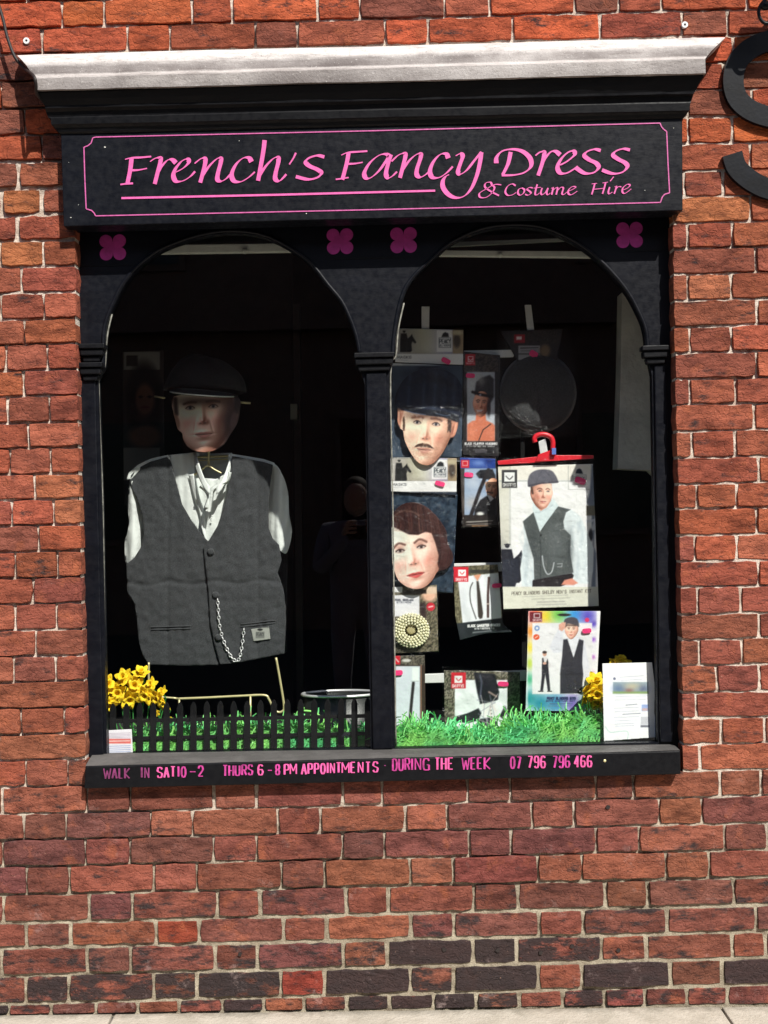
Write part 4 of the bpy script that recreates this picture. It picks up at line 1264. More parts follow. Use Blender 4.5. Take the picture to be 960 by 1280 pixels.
# --- packet with the moustached man
o_, z_ = (480, 400), 5.82
def header(c, y0, y1, ys, ye, x0, x1, title):
    for i in range(24):
        t = i / 23
        c.rect(x0 + (x1 - x0) * t - 14, y0, x0 + (x1 - x0) * t + 14, y1, (212 - 18 * math.sin(t * 9), 206 - 20 * math.sin(t * 9), 196 - 26 * math.sin(t * 7)), 1.5, .8)
    c.ell(x0 + 190, y1 + 8, 120, 38, (150, 142, 130), 1.2, .5)
    rider(c, x0 + 62, y0 + 22, 1.15, (22, 22, 24))
    c.rect(x0 + 300, y0 + 12, x0 + 412, y1 - 14, (232, 232, 232))
    c.poly([(x0 + 334, y0 + 62), (x0 + 345, y0 + 36), (x0 + 362, y0 + 26), (x0 + 384, y0 + 36), (x0 + 388, y0 + 62)], (30, 34, 38))
    c.line([(x0 + 316, y0 + 68), (x0 + 402, y0 + 68), (x0 + 402, y0 + 138), (x0 + 316, y0 + 138), (x0 + 316, y0 + 68)], 3, (50, 60, 70))
    c.text('PEAKY', x0 + 322, y0 + 78, x0 + 402, 30, (50, 58, 66), 4.5); c.text('BLINDERS', x0 + 322, y0 + 116, x0 + 402, 12, (90, 96, 104), 2.5)
    c.rect(x0 + 416, y0, x1, y1, (160, 140, 112), .5); c.ell(x0 + 446, y0 + 90, 26, 50, (50, 42, 40), .6, .8); c.ell(x0 + 450, y0 + 30, 40, 18, (200, 190, 160), .8, .8)
    c.rect(x0 - 20, ys, x1 + 20, ye, (232, 232, 230), .4)
    c.text(title, x0 + 16, ys + 16, x0 + 120, 17, (80, 84, 90), 3.2); c.line([(x0 + 16, ys + 44), (x0 + 90, ys + 46)], 3, (180, 182, 188))
GA = 'costume packets hanging in the right window'
t = thing('mask_packet', P(530, 560, DP), 'clear packet with a card face of a moustached man in a navy flat cap', 'packet', GA)
c = Canvas(20, 60, 590, 1010, (58, 72, 88), o_, z_)  # card ground lifted bluish, reflections of the clear bag put into its colour
c.grain(30, 14, 4)
header(c, 62, 245, 246, 326, 84, 576, 'MASKS')
surf('header_card', [(494.5, 410), (579, 412.5), (579, 456), (494, 452.5)], DP, M['print'], t, .8, canvas=c)
surf('card_back', [(489, 454), (579, 457), (577, 572), (488, 572)], DP + .004, M['print'], t, 2.5, wav(.003, 30, 40, 4), canvas=c)
c = Canvas(40, 330, 600, 1070, (22, 26, 34), o_, z_)
navy = (24, 34, 54)
c.grain(10, 8, 5)
skin = (250, 206, 180)
head_ = [(98, 655), (100, 740), (120, 790), (140, 800), (150, 870), (185, 950), (225, 1010), (262, 1042), (320, 1056), (375, 1030), (425, 970), (462, 900), (480, 855), (510, 835), (535, 760), (540, 735), (300, 660)]
c.poly(head_, (205, 150, 124), .7)
c.ell(112, 700, 22, 62, (226, 164, 138), .5); c.ell(118, 705, 9, 38, (150, 92, 74), .7, .7); c.ell(108, 690, 7, 40, (244, 196, 170), .8, .7)
c.ell(510, 795, 24, 64, (214, 146, 120), .5, 1, 14); c.ell(502, 800, 9, 36, (140, 84, 68), .7, .7, 14); c.ell(518, 780, 7, 40, (236, 180, 152), .8, .7, 14)
Q = c.face(306, 790, 186, 285, 6, skin, (-.35, -.35, .85), .0, (58, 66, 80), (206, 142, 128), (96, 66, 54), .50, arch=.015, bt=.062)
c.ell(300, 690, 230, 44, (96, 62, 50), 1.2, .85)
c.poly([(80, 600), (110, 500), (160, 420), (230, 375), (310, 352), (400, 355), (480, 385), (550, 440), (570, 520), (560, 610), (545, 740), (430, 700), (300, 690), (150, 660), (88, 625)], navy, 1, smooth=True)
for xx, aa in ((190, .6), (300, .5), (380, .7), (450, .4), (520, .5)):
    c.line([(xx, 390), (xx - 10, 520), (xx - 16, 640)], 10, (92, 108, 132), 2.4, aa * .75, True)
c.poly([(180, 470), (300, 400), (430, 420), (520, 500), (430, 470), (300, 450)], (14, 20, 32), 3, .6, True)
c.poly([(150, 655), (300, 692), (430, 708), (540, 742), (545, 700), (430, 660), (300, 650), (150, 630)], (14, 20, 32), .8, 1)
c.line([(150, 652), (220, 678), (300, 688)], 6, (110, 126, 150), .6, .7, True); c.line([(380, 680), (450, 696), (480, 690)], 5, (120, 134, 160), .6, .7, True)
r_ = random.Random(4)
for q in range(150):
    a = r_.uniform(-.30, .30); b = .40 + .045 * (abs(a) / .3) ** 2 + r_.uniform(-.035, .035) * (1 - abs(a) / .36)
    x_, y_ = Q(a, b); c.line([(x_, y_), (x_ + 14 * a / .3 + r_.uniform(-3, 3), y_ + 13)], 3.2, r_.choice([(74, 50, 42), (96, 68, 56), (54, 36, 32)]), .4, .75)
for q in range(420):
    a = r_.uniform(-.62, .62); b = r_.uniform(.45, .93)
    x_, y_ = Q(a, b); c.ell(x_, y_, 2.6, 2.6, (140, 100, 86), .8, .28)
for q in range(60):
    y_ = r_.uniform(700, 790); c.line([(r_.uniform(136, 150), y_), (r_.uniform(138, 152), y_ + 16)], 4, (70, 50, 42), .6, .5); c.line([(r_.uniform(462, 490), y_ + 10), (r_.uniform(462, 488), y_ + 28)], 5, (56, 40, 36), .6, .6)
c.grain(14, 2, 77)
ms = [(a / z_ + o_[0], b / z_ + o_[1]) for a, b in cat([(78, 600), (88, 540), (125, 460), (190, 392), (280, 358), (370, 350), (460, 372), (535, 425), (572, 510), (565, 610), (552, 720), (534, 790), (512, 848), (484, 862), (462, 905),
      (425, 972), (375, 1032), (320, 1058), (262, 1046), (220, 1008), (180, 945), (148, 870), (138, 806), (112, 786), (98, 740), (98, 660)], 3, True)]
surf('face_mask', ms, DP - .008, M['print'], t, .75, lambda a, b: .016 * math.exp(-((a - 532) / 30) ** 2) + .003 * mnoise.noise(Vector((a / 14, b / 30, 2))), canvas=c)
bag(t, [(487, 409), (580, 411), (579, 575), (486, 573)], DP - .028, 2)
sticker(t, stk(557.5, 451, 12, 6.5, 28), DP - .004)
# --- packet with the woman's face
t = thing('mask_packet', P(530, 738, DP), 'clear packet with a card face of a woman with short dark wavy hair', 'packet', GA)
c = Canvas(30, 980, 560, 1290, (34, 44, 58), o_, z_)
header(c, 1003, 1172, 1172, 1250, 48, 530, 'MASKS')
surf('header_card', [(488, 571), (571, 573), (570.5, 619), (487, 614)], DP - .012, M['print'], t, .8, wav(.002, 20, 20, 8), canvas=c)
c = Canvas(0, 0, 560, 720, (36, 52, 68), (480, 620), 5.647)
c.grain(60, 7, 6)
surf('card_back', [(488, 614), (572, 618), (566, 741), (489, 738)], DP - .004, M['print'], t, 2.5, wav(.004, 16, 22, 14), canvas=c)
c = Canvas(40, 30, 500, 680, (60, 34, 30), (480, 620), 5.647)
c.grain(14, 6, 9)
c.poly([(50, 215), (62, 330), (58, 430), (75, 520), (100, 585), (150, 632), (220, 652), (285, 640), (335, 592), (372, 525), (382, 450), (372, 350), (340, 262), (240, 225)], (214, 158, 136), .8, 1, True)
Q = c.face(204, 408, 206, 272, -11, (252, 210, 192), (-.5, -.3, .8), -.06, (62, 42, 38), (204, 66, 68), (96, 62, 54), .52, 0.0, 1.0, .75, 1.12)
hr = (52, 28, 27)
c.poly([(40, 180), (60, 130), (110, 70), (180, 45), (260, 55), (340, 110), (400, 180), (440, 250), (450, 330), (490, 430), (455, 505), (395, 528), (378, 480), (386, 420), (362, 330), (335, 262), (295, 252), (240, 275), (175, 272),
        (110, 240), (75, 222), (40, 215)], hr, .8)
for i in range(46):
    t0 = i / 46
    sx = 60 + 330 * t0
    c.line([(sx, 150 - 90 * math.sin(math.pi * t0) + rnd.uniform(-6, 6)), (sx + 15 + rnd.uniform(-10, 10), 200 + rnd.uniform(-20, 20)), (sx + 30 * t0, 245 + 20 * t0)], 3.5, rnd.choice([(98, 62, 54), (74, 44, 40), (34, 18, 18), (130, 92, 78)]), .5, .55, True)
for i in range(16):
    sx = 380 + i * 4
    c.line([(sx, 230 + i * 6), (sx + 22, 350 + i * 3), (sx + 20, 440), (sx + 2, 500)], 3.5, rnd.choice([(88, 46, 44), (38, 20, 22), (70, 38, 36)]), .5, .5, True)
c.line([(66, 150), (120, 108), (200, 112), (250, 140)], 8, (150, 124, 110), 1.3, .5, True)
for sg, (ex, ey) in ((-1, Q(-.37, -.135)), (1, Q(.37, -.135))):
    c.line([(ex - 30, ey + 2), (ex, ey - 13), (ex + 31, ey - 5)], 6.5, (40, 22, 22), .5, .9, True); c.ell(ex, ey - 16, 34, 12, (130, 84, 74), 1.1, .4)
c.grain(14, 2, 78)
ms = [(a / 5.647 + 480, b / 5.647 + 620) for a, b in cat([(50, 170), (70, 115), (110, 70), (180, 45), (260, 55), (340, 110), (400, 180), (440, 250), (450, 330), (490, 430), (455, 505), (395, 528), (372, 540), (340, 596), (285, 645), (220, 658), (150, 636), (98, 590), (70, 520), (52, 430)], 3, True)]
surf('face_mask', ms, DP - .018, M['print'], t, .75, lambda a, b: .018 * math.exp(-((a - 518) / 28) ** 2) + .002 * mnoise.noise(Vector((a / 14, b / 20, 6))), canvas=c)
bag(t, [(486, 572), (573, 574), (567, 743), (488, 741)], DP - .042, 5)
sticker(t, stk(550, 604.5, 12.5, 6, 14), DP - .0165)
# --- flapper head band packet
t = thing('headband_packet', P(602, 572, DP), 'narrow dark packet picturing a smiling woman in a feathered head band', 'packet', GA)
c = Canvas(560, 220, 860, 1010, (28, 27, 29), o_, z_)
c.grain(10, 5, 3)
c.mottle(580, 240, 830, 380, (40, 34, 34), (86, 74, 64), 3, 8, .8)
c.rect(592, 248, 664, 330, (190, 30, 44)); c.line([(612, 266), (648, 266), (648, 302), (612, 302), (612, 266)], 5, (240, 236, 236)); c.line([(618, 284), (630, 294), (642, 284)], 5, (240, 236, 236), smooth=True); c.text('SMIFFYS', 598, 310, 660, 10, (240, 230, 230), 2)
c.ell(695, 290, 34, 8, (20, 20, 22), .4)
c.rect(604, 378, 806, 880, (176, 182, 190), .5)
c.ell(640, 470, 60, 90, (206, 208, 206), 1.2, .7)
c.poly([(660, 520), (672, 450), (710, 420), (770, 400), (800, 430), (800, 560), (770, 610), (660, 545)], (44, 42, 46), 1.2)
c.ell(706, 440, 36, 46, (170, 168, 160), 1.2, .6)
c.poly([(606, 760), (640, 735), (665, 730), (670, 680), (740, 680), (742, 730), (790, 752), (806, 770), (806, 880), (606, 880)], (206, 118, 88), .8)
c.ell(640, 820, 24, 60, (232, 148, 116), 1.2, .6); c.line([(775, 758), (720, 800), (690, 876)], 7, (36, 26, 26), .5)
c.face(708, 612, 62, 92, 4, (214, 150, 124), (-.5, -.3, .7), -.05, (50, 34, 30), (180, 50, 60), (50, 34, 30), .4, .02)
c.poly([(670, 652), (690, 656), (724, 652), (706, 668), (684, 666)], (230, 216, 212), .5)
c.line([(645, 524), (700, 542), (780, 556)], 20, (20, 18, 22), .8); c.ell(762, 640, 14, 60, (40, 34, 40), .8, .9); c.ell(700, 545, 8, 8, (150, 150, 160), .5)
c.grain(18, 3, 5)
c.text('BLACK FLAPPER HEADBAND', 588, 892, 826, 15, (236, 236, 236), 4); c.text('WITH FEATHER AND JEWELS', 602, 914, 806, 8, (190, 190, 190), 2.5)
c.rect(660, 938, 750, 966, (70, 68, 72), .6)
surf('printed_card', [(580, 439.5), (625, 444), (623.5, 571), (578.5, 568.5)], DP, M['print'], t, .8, canvas=c)
sticker(t, stk(588, 469.5, 11.5, 6, 3), DP - .003)
bag(t, [(577, 439), (627, 443), (626, 574), (576, 571)], DP - .012, 7, amp=.003)
# --- cigarette holder / cane packet
t = thing('accessory_packet', P(600, 658, DP), 'small blue topped packet picturing a man in a black cap beside a dark cane', 'packet', GA)
c = Canvas(545, 1000, 860, 1530, (52, 44, 40), o_, z_)
c.rect(550, 1000, 810, 1080, (40, 70, 150)); c.ell(690, 1040, 60, 26, (120, 150, 210), 1.2, .8); c.ell(760, 1030, 30, 20, (24, 40, 110), 1.2, .8)
c.rect(560, 1018, 620, 1076, (205, 34, 50)); c.line([(572, 1028), (608, 1028), (608, 1058), (572, 1058), (572, 1028)], 4, (240, 230, 230))
c.rect(586, 1080, 815, 1420, (150, 172, 200), .5); c.ell(650, 1180, 70, 70, (196, 206, 220), 1.2, .8); c.ell(660, 1330, 90, 60, (196, 190, 186), 1.2, .8)
c.poly([(668, 1120), (700, 1090), (790, 1086), (810, 1130), (812, 1180), (760, 1160), (690, 1150)], (26, 28, 36), .8)
c.poly([(735, 1180), (800, 1168), (812, 1200), (812, 1300), (770, 1290), (745, 1240)], (214, 160, 126), .8); c.face(790, 1225, 50, 74, 6, (226, 172, 140), (-.6, -.2, .6), -.25, (40, 30, 28), (150, 90, 80), (40, 28, 26), .35); c.line([(752, 1252), (790, 1256)], 9, (60, 44, 38), .6)
c.poly([(655, 1480), (660, 1380), (700, 1310), (760, 1270), (815, 1300), (815, 1480)], (28, 28, 32), .8); c.poly([(745, 1270), (775, 1320), (800, 1300), (780, 1280)], (226, 226, 226), .5)
c.line([(760, 1090), (700, 1230), (640, 1400), (600, 1520)], 26, (34, 30, 34), .7); c.ell(760, 1340, 12, 6, (240, 240, 240), .5); c.ell(700, 1410, 26, 14, (236, 236, 232), .8)
c.rect(550, 1420, 830, 1530, (40, 34, 32), .5); c.line([(600, 1470), (790, 1460)], 5, (220, 214, 206), .5); c.line([(600, 1490), (780, 1482)], 3, (180, 170, 160), .5); c.rect(640, 1494, 760, 1524, (150, 112, 78), .8)
surf('printed_card', [(575, 572), (620, 573.5), (623, 657), (578, 659)], DP - .006, M['print'], t, .8, wav(.002, 14, 20, 3), canvas=c)
sticker(t, stk(586, 593.5, 11.5, 6, 5), DP - .009)
bag(t, [(574, 571), (622, 572), (625, 659), (577, 661)], DP - .018, 9, amp=.004)
# --- round felt hat in a bag
t = thing('felt_hat', P(673, 545, DP), 'round black felt hat hung up in a clear bag under a small dark header card', 'hat')
def disc(cx, cy, rx, ry, y, bulge, m, name, parent, extra=None, nr=14, na=48):
    V, Fc = [P(cx, cy, y - bulge)], []
    for r in range(1, nr + 1):
        q = r / nr
        for a in range(na):
            A = 2 * math.pi * a / na
            px, py = cx + rx * q * math.cos(A), cy + ry * q * math.sin(A)
            V.append(P(px, py, y - bulge * math.sqrt(max(0, 1 - q ** 2.4)) - (extra(px, py) if extra else 0)))
    for a in range(na): Fc.append((0, 1 + (a + 1) % na, 1 + a))
    for r in range(nr - 1):
        for a in range(na):
            s, b = 1 + r * na + a, 1 + r * na + (a + 1) % na
            Fc.append((s, b, b + na, s + na))
    return mk(name, V, Fc, m, parent, smooth=True, solid=.004)
disc(672.5, 491, 48.5, 50.5, DP + .02, .05, M['felt'], 'hat_body', t, lambda a, b: .006 * math.exp(-((a - 671) / 2.2) ** 2) * (1 if b > 492 else 0) * min(1, (b - 492) / 10) * (1 if b < 528 else 0) - .008 * math.exp(-(((a - 671) / 14) ** 2 + ((b - 508) / 16) ** 2)))
c = Canvas(380, 320, 560, 430, (40, 38, 40), (470, 280), 2.4615, 4)
c.rect(425, 340, 458, 366, (160, 24, 38)); c.rect(432, 346, 448, 356, (236, 220, 220)); c.rect(438, 374, 505, 418, (150, 150, 152)); c.line([(445, 382), (498, 380)], 3, (60, 60, 64)); c.line([(446, 390), (490, 390)], 2, (90, 90, 94))
c.rect(438, 398, 505, 402, (60, 60, 60)); c.ell(520, 390, 16, 20, (120, 100, 76), .7); c.rect(380, 320, 420, 430, (30, 29, 30)); c.mottle(460, 322, 556, 370, (30, 28, 28), (60, 54, 48), 3, 5, .8)
surf('header_card', [(626, 414), (704, 411), (696, 450), (647, 452)], DP + .0, M['print'], t, 1.0, canvas=c)
sticker(t, stk(667, 442.5, 11, 8, 30), DP - .004)
bag(t, [(622, 412), (708, 410), (724, 470), (722, 545), (626, 548), (620, 470)], DP - .02, 11, 7, .004)
DK = .325
# --- big costume kit on a red hanger
o_, z_ = (610, 530), 5.333
t = thing('costume_packet', P(687, 763, DK), 'large packet picturing a man in grey waistcoat and flat cap, on a red hanger', 'packet', GA)
c = Canvas(50, 260, 760, 1250, (242, 243, 242), o_, z_, 2.4)
c.grain(14, 16, 11)
c.rect(60, 270, 145, 820, (214, 212, 196), 1.5, .9); c.rect(142, 270, 152, 820, (180, 182, 176), .8, .8); c.rect(60, 375, 560, 384, (176, 180, 178), .7, .9); c.ell(400, 560, 300, 160, (238, 240, 238), 1.2, .8)
c.rect(60, 270, 700, 374, (232, 226, 206), 1, .5)
c.poly([(690, 272), (712, 272), (716, 560), (706, 820), (722, 860), (716, 1085), (690, 1085), (700, 860), (690, 600), (660, 520), (680, 440)], (90, 104, 126), 1.2, .8)  # bluish edge strip: shadow and reflection painted into the print
c.rect(655, 545, 716, 610, (120, 116, 100), .8); c.line([(660, 650), (716, 640), (700, 700), (716, 690)], 18, (220, 224, 230), .8, .8); c.ell(685, 740, 14, 40, (30, 34, 44), .6)
c.rect(150, 820, 660, 1085, (240, 242, 243), 3, .8); c.ell(90, 900, 60, 160, (150, 150, 148), 1.2, .7)
rider(c, 128, 812, 1.9, (34, 36, 46)); c.poly([(100, 900), (196, 900), (208, 1010), (180, 1085), (90, 1085)], (40, 44, 56), .8)
wt = (226, 236, 238)
c.poly([(235, 645), (300, 590), (330, 560), (440, 540), (560, 572), (620, 620), (660, 720), (705, 830), (700, 980), (680, 1066), (560, 1060), (300, 1085), (225, 1080), (215, 960), (240, 800)], wt, .7)
c.line([(612, 660), (590, 800), (600, 980)], 16, (196, 208, 214), 2.5, .7, True); c.line([(560, 800), (600, 900), (590, 1030)], 10, (192, 206, 212), 2, .6, True); c.line([(270, 800), (262, 930), (272, 1050)], 12, (204, 216, 220), 2.2, .7, True)
r_ = random.Random(9)
for i in range(26):
    x_ = r_.choice([r_.uniform(240, 290), r_.uniform(560, 690)]); y_ = r_.uniform(660, 1000); dx = r_.uniform(-30, 30)
    c.line([(x_, y_), (x_ + dx, y_ + r_.uniform(30, 90)), (x_ + dx * .4, y_ + r_.uniform(90, 160))], r_.uniform(5, 14), r_.choice([(186, 200, 208), (248, 252, 252), (204, 216, 220)]), 2.2, .55, True)
c.poly([(232, 650), (304, 588), (345, 722), (462, 548), (552, 570), (520, 590), (502, 650), (510, 700), (552, 742), (548, 860), (570, 990), (440, 1020), (308, 1040), (304, 900), (262, 760)], (82, 88, 88), .6)
c.ell(450, 800, 70, 150, (104, 110, 112), 1.2, .6); c.ell(300, 760, 40, 120, (62, 68, 70), 1.2, .5); c.ell(545, 850, 26, 140, (56, 62, 64), 1.2, .6); c.line([(330, 900), (400, 880), (520, 890)], 8, (66, 72, 74), 2, .6, True); c.line([(345, 722), (352, 860), (350, 1030)], 4, (52, 58, 60), .6); c.line([(310, 598), (345, 718)], 5, (60, 66, 66), .5); c.line([(455, 556), (350, 718)], 5, (60, 66, 66), .5)
c.ell(352, 740, 6, 6, (30, 34, 36), .4); c.line([(362, 880), (372, 950), (396, 1000), (425, 985), (440, 925)], 7, (190, 196, 200), .5, 1, True); c.line([(462, 932), (494, 930), (492, 952), (464, 952)], 4, (180, 186, 188), .4)
c.poly([(296, 1050), (300, 1040), (560, 994), (572, 1010), (550, 1060), (480, 1085), (296, 1085)], (38, 34, 38), .6)
c.poly([(488, 1072), (510, 1040), (560, 1028), (600, 1060), (570, 1074)], (226, 150, 128), .8)
c.poly([(296, 560), (300, 520), (440, 500), (470, 545), (345, 715), (304, 590)], (216, 230, 232), .6); c.line([(318, 590), (362, 582), (430, 540)], 5, (176, 192, 198), .8, .8, True)
c.poly([(286, 420), (296, 480), (318, 545), (352, 580), (392, 556), (420, 510), (424, 400), (350, 396)], (206, 148, 128), .6)
c.face(356, 462, 74, 102, 2, (238, 186, 164), (.55, -.25, .75), .30, (50, 40, 38), (196, 110, 104), (96, 62, 52), .42)
c.ell(300, 470, 12, 26, (206, 146, 126), .5); c.line([(288, 412), (298, 462)], 14, (74, 54, 46), .8, .9)
c.poly([(268, 416), (266, 370), (285, 330), (330, 306), (400, 304), (440, 326), (468, 384), (440, 394), (360, 396), (300, 416)], (98, 98, 108), .7, 1, True); c.line([(270, 412), (350, 396), (466, 386)], 8, (60, 60, 70), .8); c.line([(365, 306), (340, 340), (320, 400)], 3, (70, 70, 80), .6, .8); c.line([(372, 306), (410, 340), (430, 388)], 3, (70, 70, 80), .6, .8)
c.rect(92, 306, 194, 426, (44, 46, 48)); c.rect(108, 322, 178, 384, (232, 234, 232)); c.line([(120, 348), (143, 368), (164, 350)], 6, (50, 52, 54), .4, 1, True); c.text('smiffys', 100, 396, 188, 20, (210, 210, 206), 4)
c.line([(535, 280), (535, 436), (686, 436)], 3, (160, 164, 160), .5); c.poly([(584, 330), (592, 304), (608, 296), (622, 304), (634, 332)], (40, 50, 60), .5); c.line([(562, 340), (654, 340), (654, 402), (562, 402), (562, 340)], 3, (120, 130, 134), .5); c.text('PEAKY', 570, 350, 648, 26, (120, 130, 134), 4)
c.rect(95, 1086, 745, 1236, (226, 226, 210)); c.text("PEAKY BLINDERS SHELBY MEN'S INSTANT KIT", 158, 1120, 690, 20, (120, 116, 106), 4, -.034)
c.line([(230, 1152), (530, 1140)], 4, (190, 188, 178), .5); c.line([(290, 1168), (550, 1158)], 3, (170, 168, 158), .5); c.line([(330, 1188), (510, 1182)], 7, (186, 184, 176), .6); c.line([(320, 1206), (520, 1200)], 7, (196, 194, 186), .6)
c.grain(12, 1.6, 55)
surf('printed_card', [(622.5, 583), (741, 580), (748.5, 757.5), (629.5, 761.5)], DK - .016, M['print'], t, .72, canvas=c)
sticker(t, stk(725.5, 601, 14, 8, 20), DK - .02)
prism('hanger_bar', [(622, 576), (668, 571), (695, 569), (742, 569), (742, 573), (695, 576), (660, 579), (623, 581)], DK - .022, DK - .012, M['red'], t, bevel=.001)
hk = cat([(669, 553), (668, 548), (672, 544), (680, 543), (688, 546), (691, 552), (691, 560), (692, 568)], 5)
tube('hanger_hook', [P(a, b, DK - .03) for a, b in hk], .0075, M['red'], t)
prism('hanger_clip', [(669, 577), (673, 568), (690, 562), (695, 568), (700, 576)], DK - .030, DK - .014, M['red'], t, bevel=.002)
prism('size_marker', [(690, 560), (695, 560), (695, 568), (690, 568)], DK - .042, DK - .036, plain('blue_size_tag', (.12, .2, .55), .4), t)
bag(t, [(620, 572), (744, 569), (750, 760), (627, 765)], DK - .034, 13, 6, .004)
# --- braces and tie packet
o_, z_ = (480, 620), 5.647
t = thing('braces_packet', P(604, 797, DP), 'black based packet picturing braces and a dark tie on a white shirt', 'packet', GA)
c = Canvas(480, 470, 920, 1050, (48, 52, 54), o_, z_)
c.mottle(485, 480, 850, 920, (84, 80, 62), (126, 120, 96), 3, 21)
c.rect(600, 520, 780, 546, (60, 60, 54), .7)
c.poly([(520, 575), (815, 540), (830, 865), (555, 898)], (228, 232, 236), .6)
c.poly([(632, 560), (686, 552), (660, 606)], (214, 150, 120), .6); c.line([(628, 562), (660, 608), (692, 556)], 6, (196, 204, 210), .6)
c.poly([(652, 602), (668, 602), (674, 640), (700, 830), (694, 862), (676, 868), (664, 850), (654, 640)], (66, 60, 56), .6)
c.line([(626, 612), (608, 660), (612, 750), (650, 866)], 8, (84, 84, 84), .5, 1, True); c.line([(740, 578), (734, 700), (734, 852)], 17, (78, 58, 56), .5); c.line([(724, 762), (744, 762)], 6, (210, 200, 190), .4)
c.ell(780, 700, 20, 120, (212, 218, 224), 1.2, .6); c.ell(570, 760, 20, 100, (210, 216, 222), 1.2, .6)
c.rect(484, 500, 595, 606, (206, 38, 54)); c.rect(524, 520, 578, 566, (244, 238, 238)); c.line([(536, 536), (551, 552), (566, 536)], 6, (206, 38, 54), .4, 1, True); c.text('smiffys', 506, 580, 588, 18, (244, 230, 230), 4)
c.poly([(510, 900), (860, 858), (910, 950), (880, 970), (560, 1040), (520, 1000)], (36, 42, 46), .6)
c.text('BLACK GANGSTER BRACES', 592, 910, 822, 15, (240, 240, 240), 5, -.035); c.text('WITH PINSTRIPE TIE', 640, 932, 780, 10, (210, 210, 210), 3.5, -.03); c.line([(630, 964), (790, 948)], 9, (120, 126, 130), .7)
surf('printed_card', [(566.5, 708), (622, 705.5), (627, 760), (629, 780), (640, 790), (606, 792), (575, 800), (569, 770)], DP - .004, M['print'], t, .75, wav(.003, 12, 30, 4), canvas=c)
sticker(t, stk(621, 732, 12, 5.5, -6), DP - .010)
# --- pearls packet
t = thing('pearl_packet', P(517, 817, DP), 'packet with a coil of cream pearl beads on a printed card', 'packet', GA)
c = Canvas(50, 620, 400, 1120, (110, 104, 88), o_, z_)
c.mottle(60, 630, 390, 1115, (74, 70, 56), (124, 116, 96), 3, 31)
c.ell(320, 700, 52, 46, (234, 186, 158), .6); c.rect(280, 640, 372, 690, (226, 200, 176), 1); c.poly([(250, 760), (290, 750), (300, 860), (260, 850)], (54, 40, 40), 1); c.rect(60, 700, 250, 850, (228, 228, 232), .5)
c.text('PEARL NECKLACE', 76, 728, 210, 12, (60, 62, 74), 3.5); c.text('STRINGS', 90, 746, 196, 10, (110, 112, 124), 3); c.rect(60, 640, 130, 680, (226, 226, 226), .5); c.rect(130, 662, 300, 690, (54, 46, 40), .6)
c.ell(330, 782, 30, 30, (206, 44, 60), .1); c.line([(316, 784), (344, 778)], 8, (244, 214, 214), .5); c.ell(322, 935, 12, 16, (44, 40, 30), .4); c.line([(308, 1050), (338, 1068)], 7, (36, 34, 26), .5); c.line([(338, 1050), (308, 1068)], 7, (36, 34, 26), .5)
c.rect(80, 1030, 260, 1110, (70, 68, 58), 1.4, .7)
surf('printed_card', [(489, 734), (546, 731), (548, 814), (492, 817)], DP - .012, M['print'], t, .85, canvas=c)
gs = []
for rr in (9.4, 12.6, 15.8, 19.0, 21.6):
    n_ = int(2 * math.pi * rr / 3.9)
    for i in range(n_):
        a = 2 * math.pi * i / n_ + rr
        gs.append(sphere_geo(P(514 + rr * math.cos(a), 788 + rr * math.sin(a) * .94, DP - .022 - .006 * math.cos((rr - 15) / 5) + rnd.uniform(-.002, .002)), .0047, 8, 5))
mk('pearl_strings', *join_geo(gs), M['pearl'], t, smooth=True)
disc(514, 787, 7, 7, DP - .016, .004, M['gold'], 'gilt_clasp', t, nr=3, na=16)
bag(t, [(489, 734), (548, 731), (550, 817), (491, 820)], DP - .04, 15, 6, .003)
# --- cane packet at the bottom left
o_, z_ = (480, 760), 5.333
t = thing('cane_packet', P(508, 905, DP), 'brown edged packet picturing one black cane on pale grey, low beside the column', 'packet', GA)
c = Canvas(60, 310, 300, 820, (60, 48, 42), o_, z_)
c.mottle(60, 310, 280, 380, (60, 56, 50), (110, 104, 92), 3, 14); c.rect(60, 318, 108, 376, (206, 38, 54)); c.line([(70, 330), (98, 360)], 6, (240, 220, 220)); c.ell(150, 350, 30, 10, (210, 206, 200), .6)
c.rect(78, 388, 240, 820, (208, 216, 224), .5); c.rect(244, 378, 250, 820, (150, 110, 92), .5); c.rect(188, 396, 232, 490, (228, 236, 234), 1); c.line([(196, 500), (184, 620), (172, 760)], 20, (46, 42, 44), .6); c.line([(180, 488), (230, 488)], 5, (170, 176, 180), .5)
surf('printed_card', [(491, 820), (531, 819), (532, 905), (492, 907)], DP - .02, M['print'], t, .85, canvas=c)
sticker(t, stk(497.5, 841, 12, 6.5, -3), DP - .026)
# --- spats / gloves packet
t = thing('spats_packet', P(602, 917, DP), 'crinkled clear packet with black and white shoe covers on the green shreds', 'packet', GA)
c = Canvas(380, 390, 910, 860, (110, 104, 92), o_, z_)
c.mottle(380, 390, 910, 860, (70, 66, 56), (136, 130, 114), 3, 41)
c.rect(472, 480, 822, 850, (236, 240, 244), .6)
bk = (28, 28, 36)
c.poly([(598, 430), (740, 440), (768, 560), (760, 610), (700, 640), (640, 640), (620, 560)], bk, .8); c.poly([(650, 640), (740, 620), (770, 690), (740, 760), (650, 720)], (236, 236, 236), .8)
for i in range(4): c.ell(712 + i * 2, 660 + i * 22, 4, 4, (40, 40, 46), .4)
c.poly([(476, 724), (560, 700), (630, 668), (650, 700), (630, 750), (560, 768), (480, 760)], bk, .7); c.poly([(580, 820), (640, 740), (700, 730), (756, 760), (740, 820), (700, 850), (620, 850)], bk, .8); c.poly([(770, 720), (806, 650), (822, 700), (790, 740)], bk, .8)
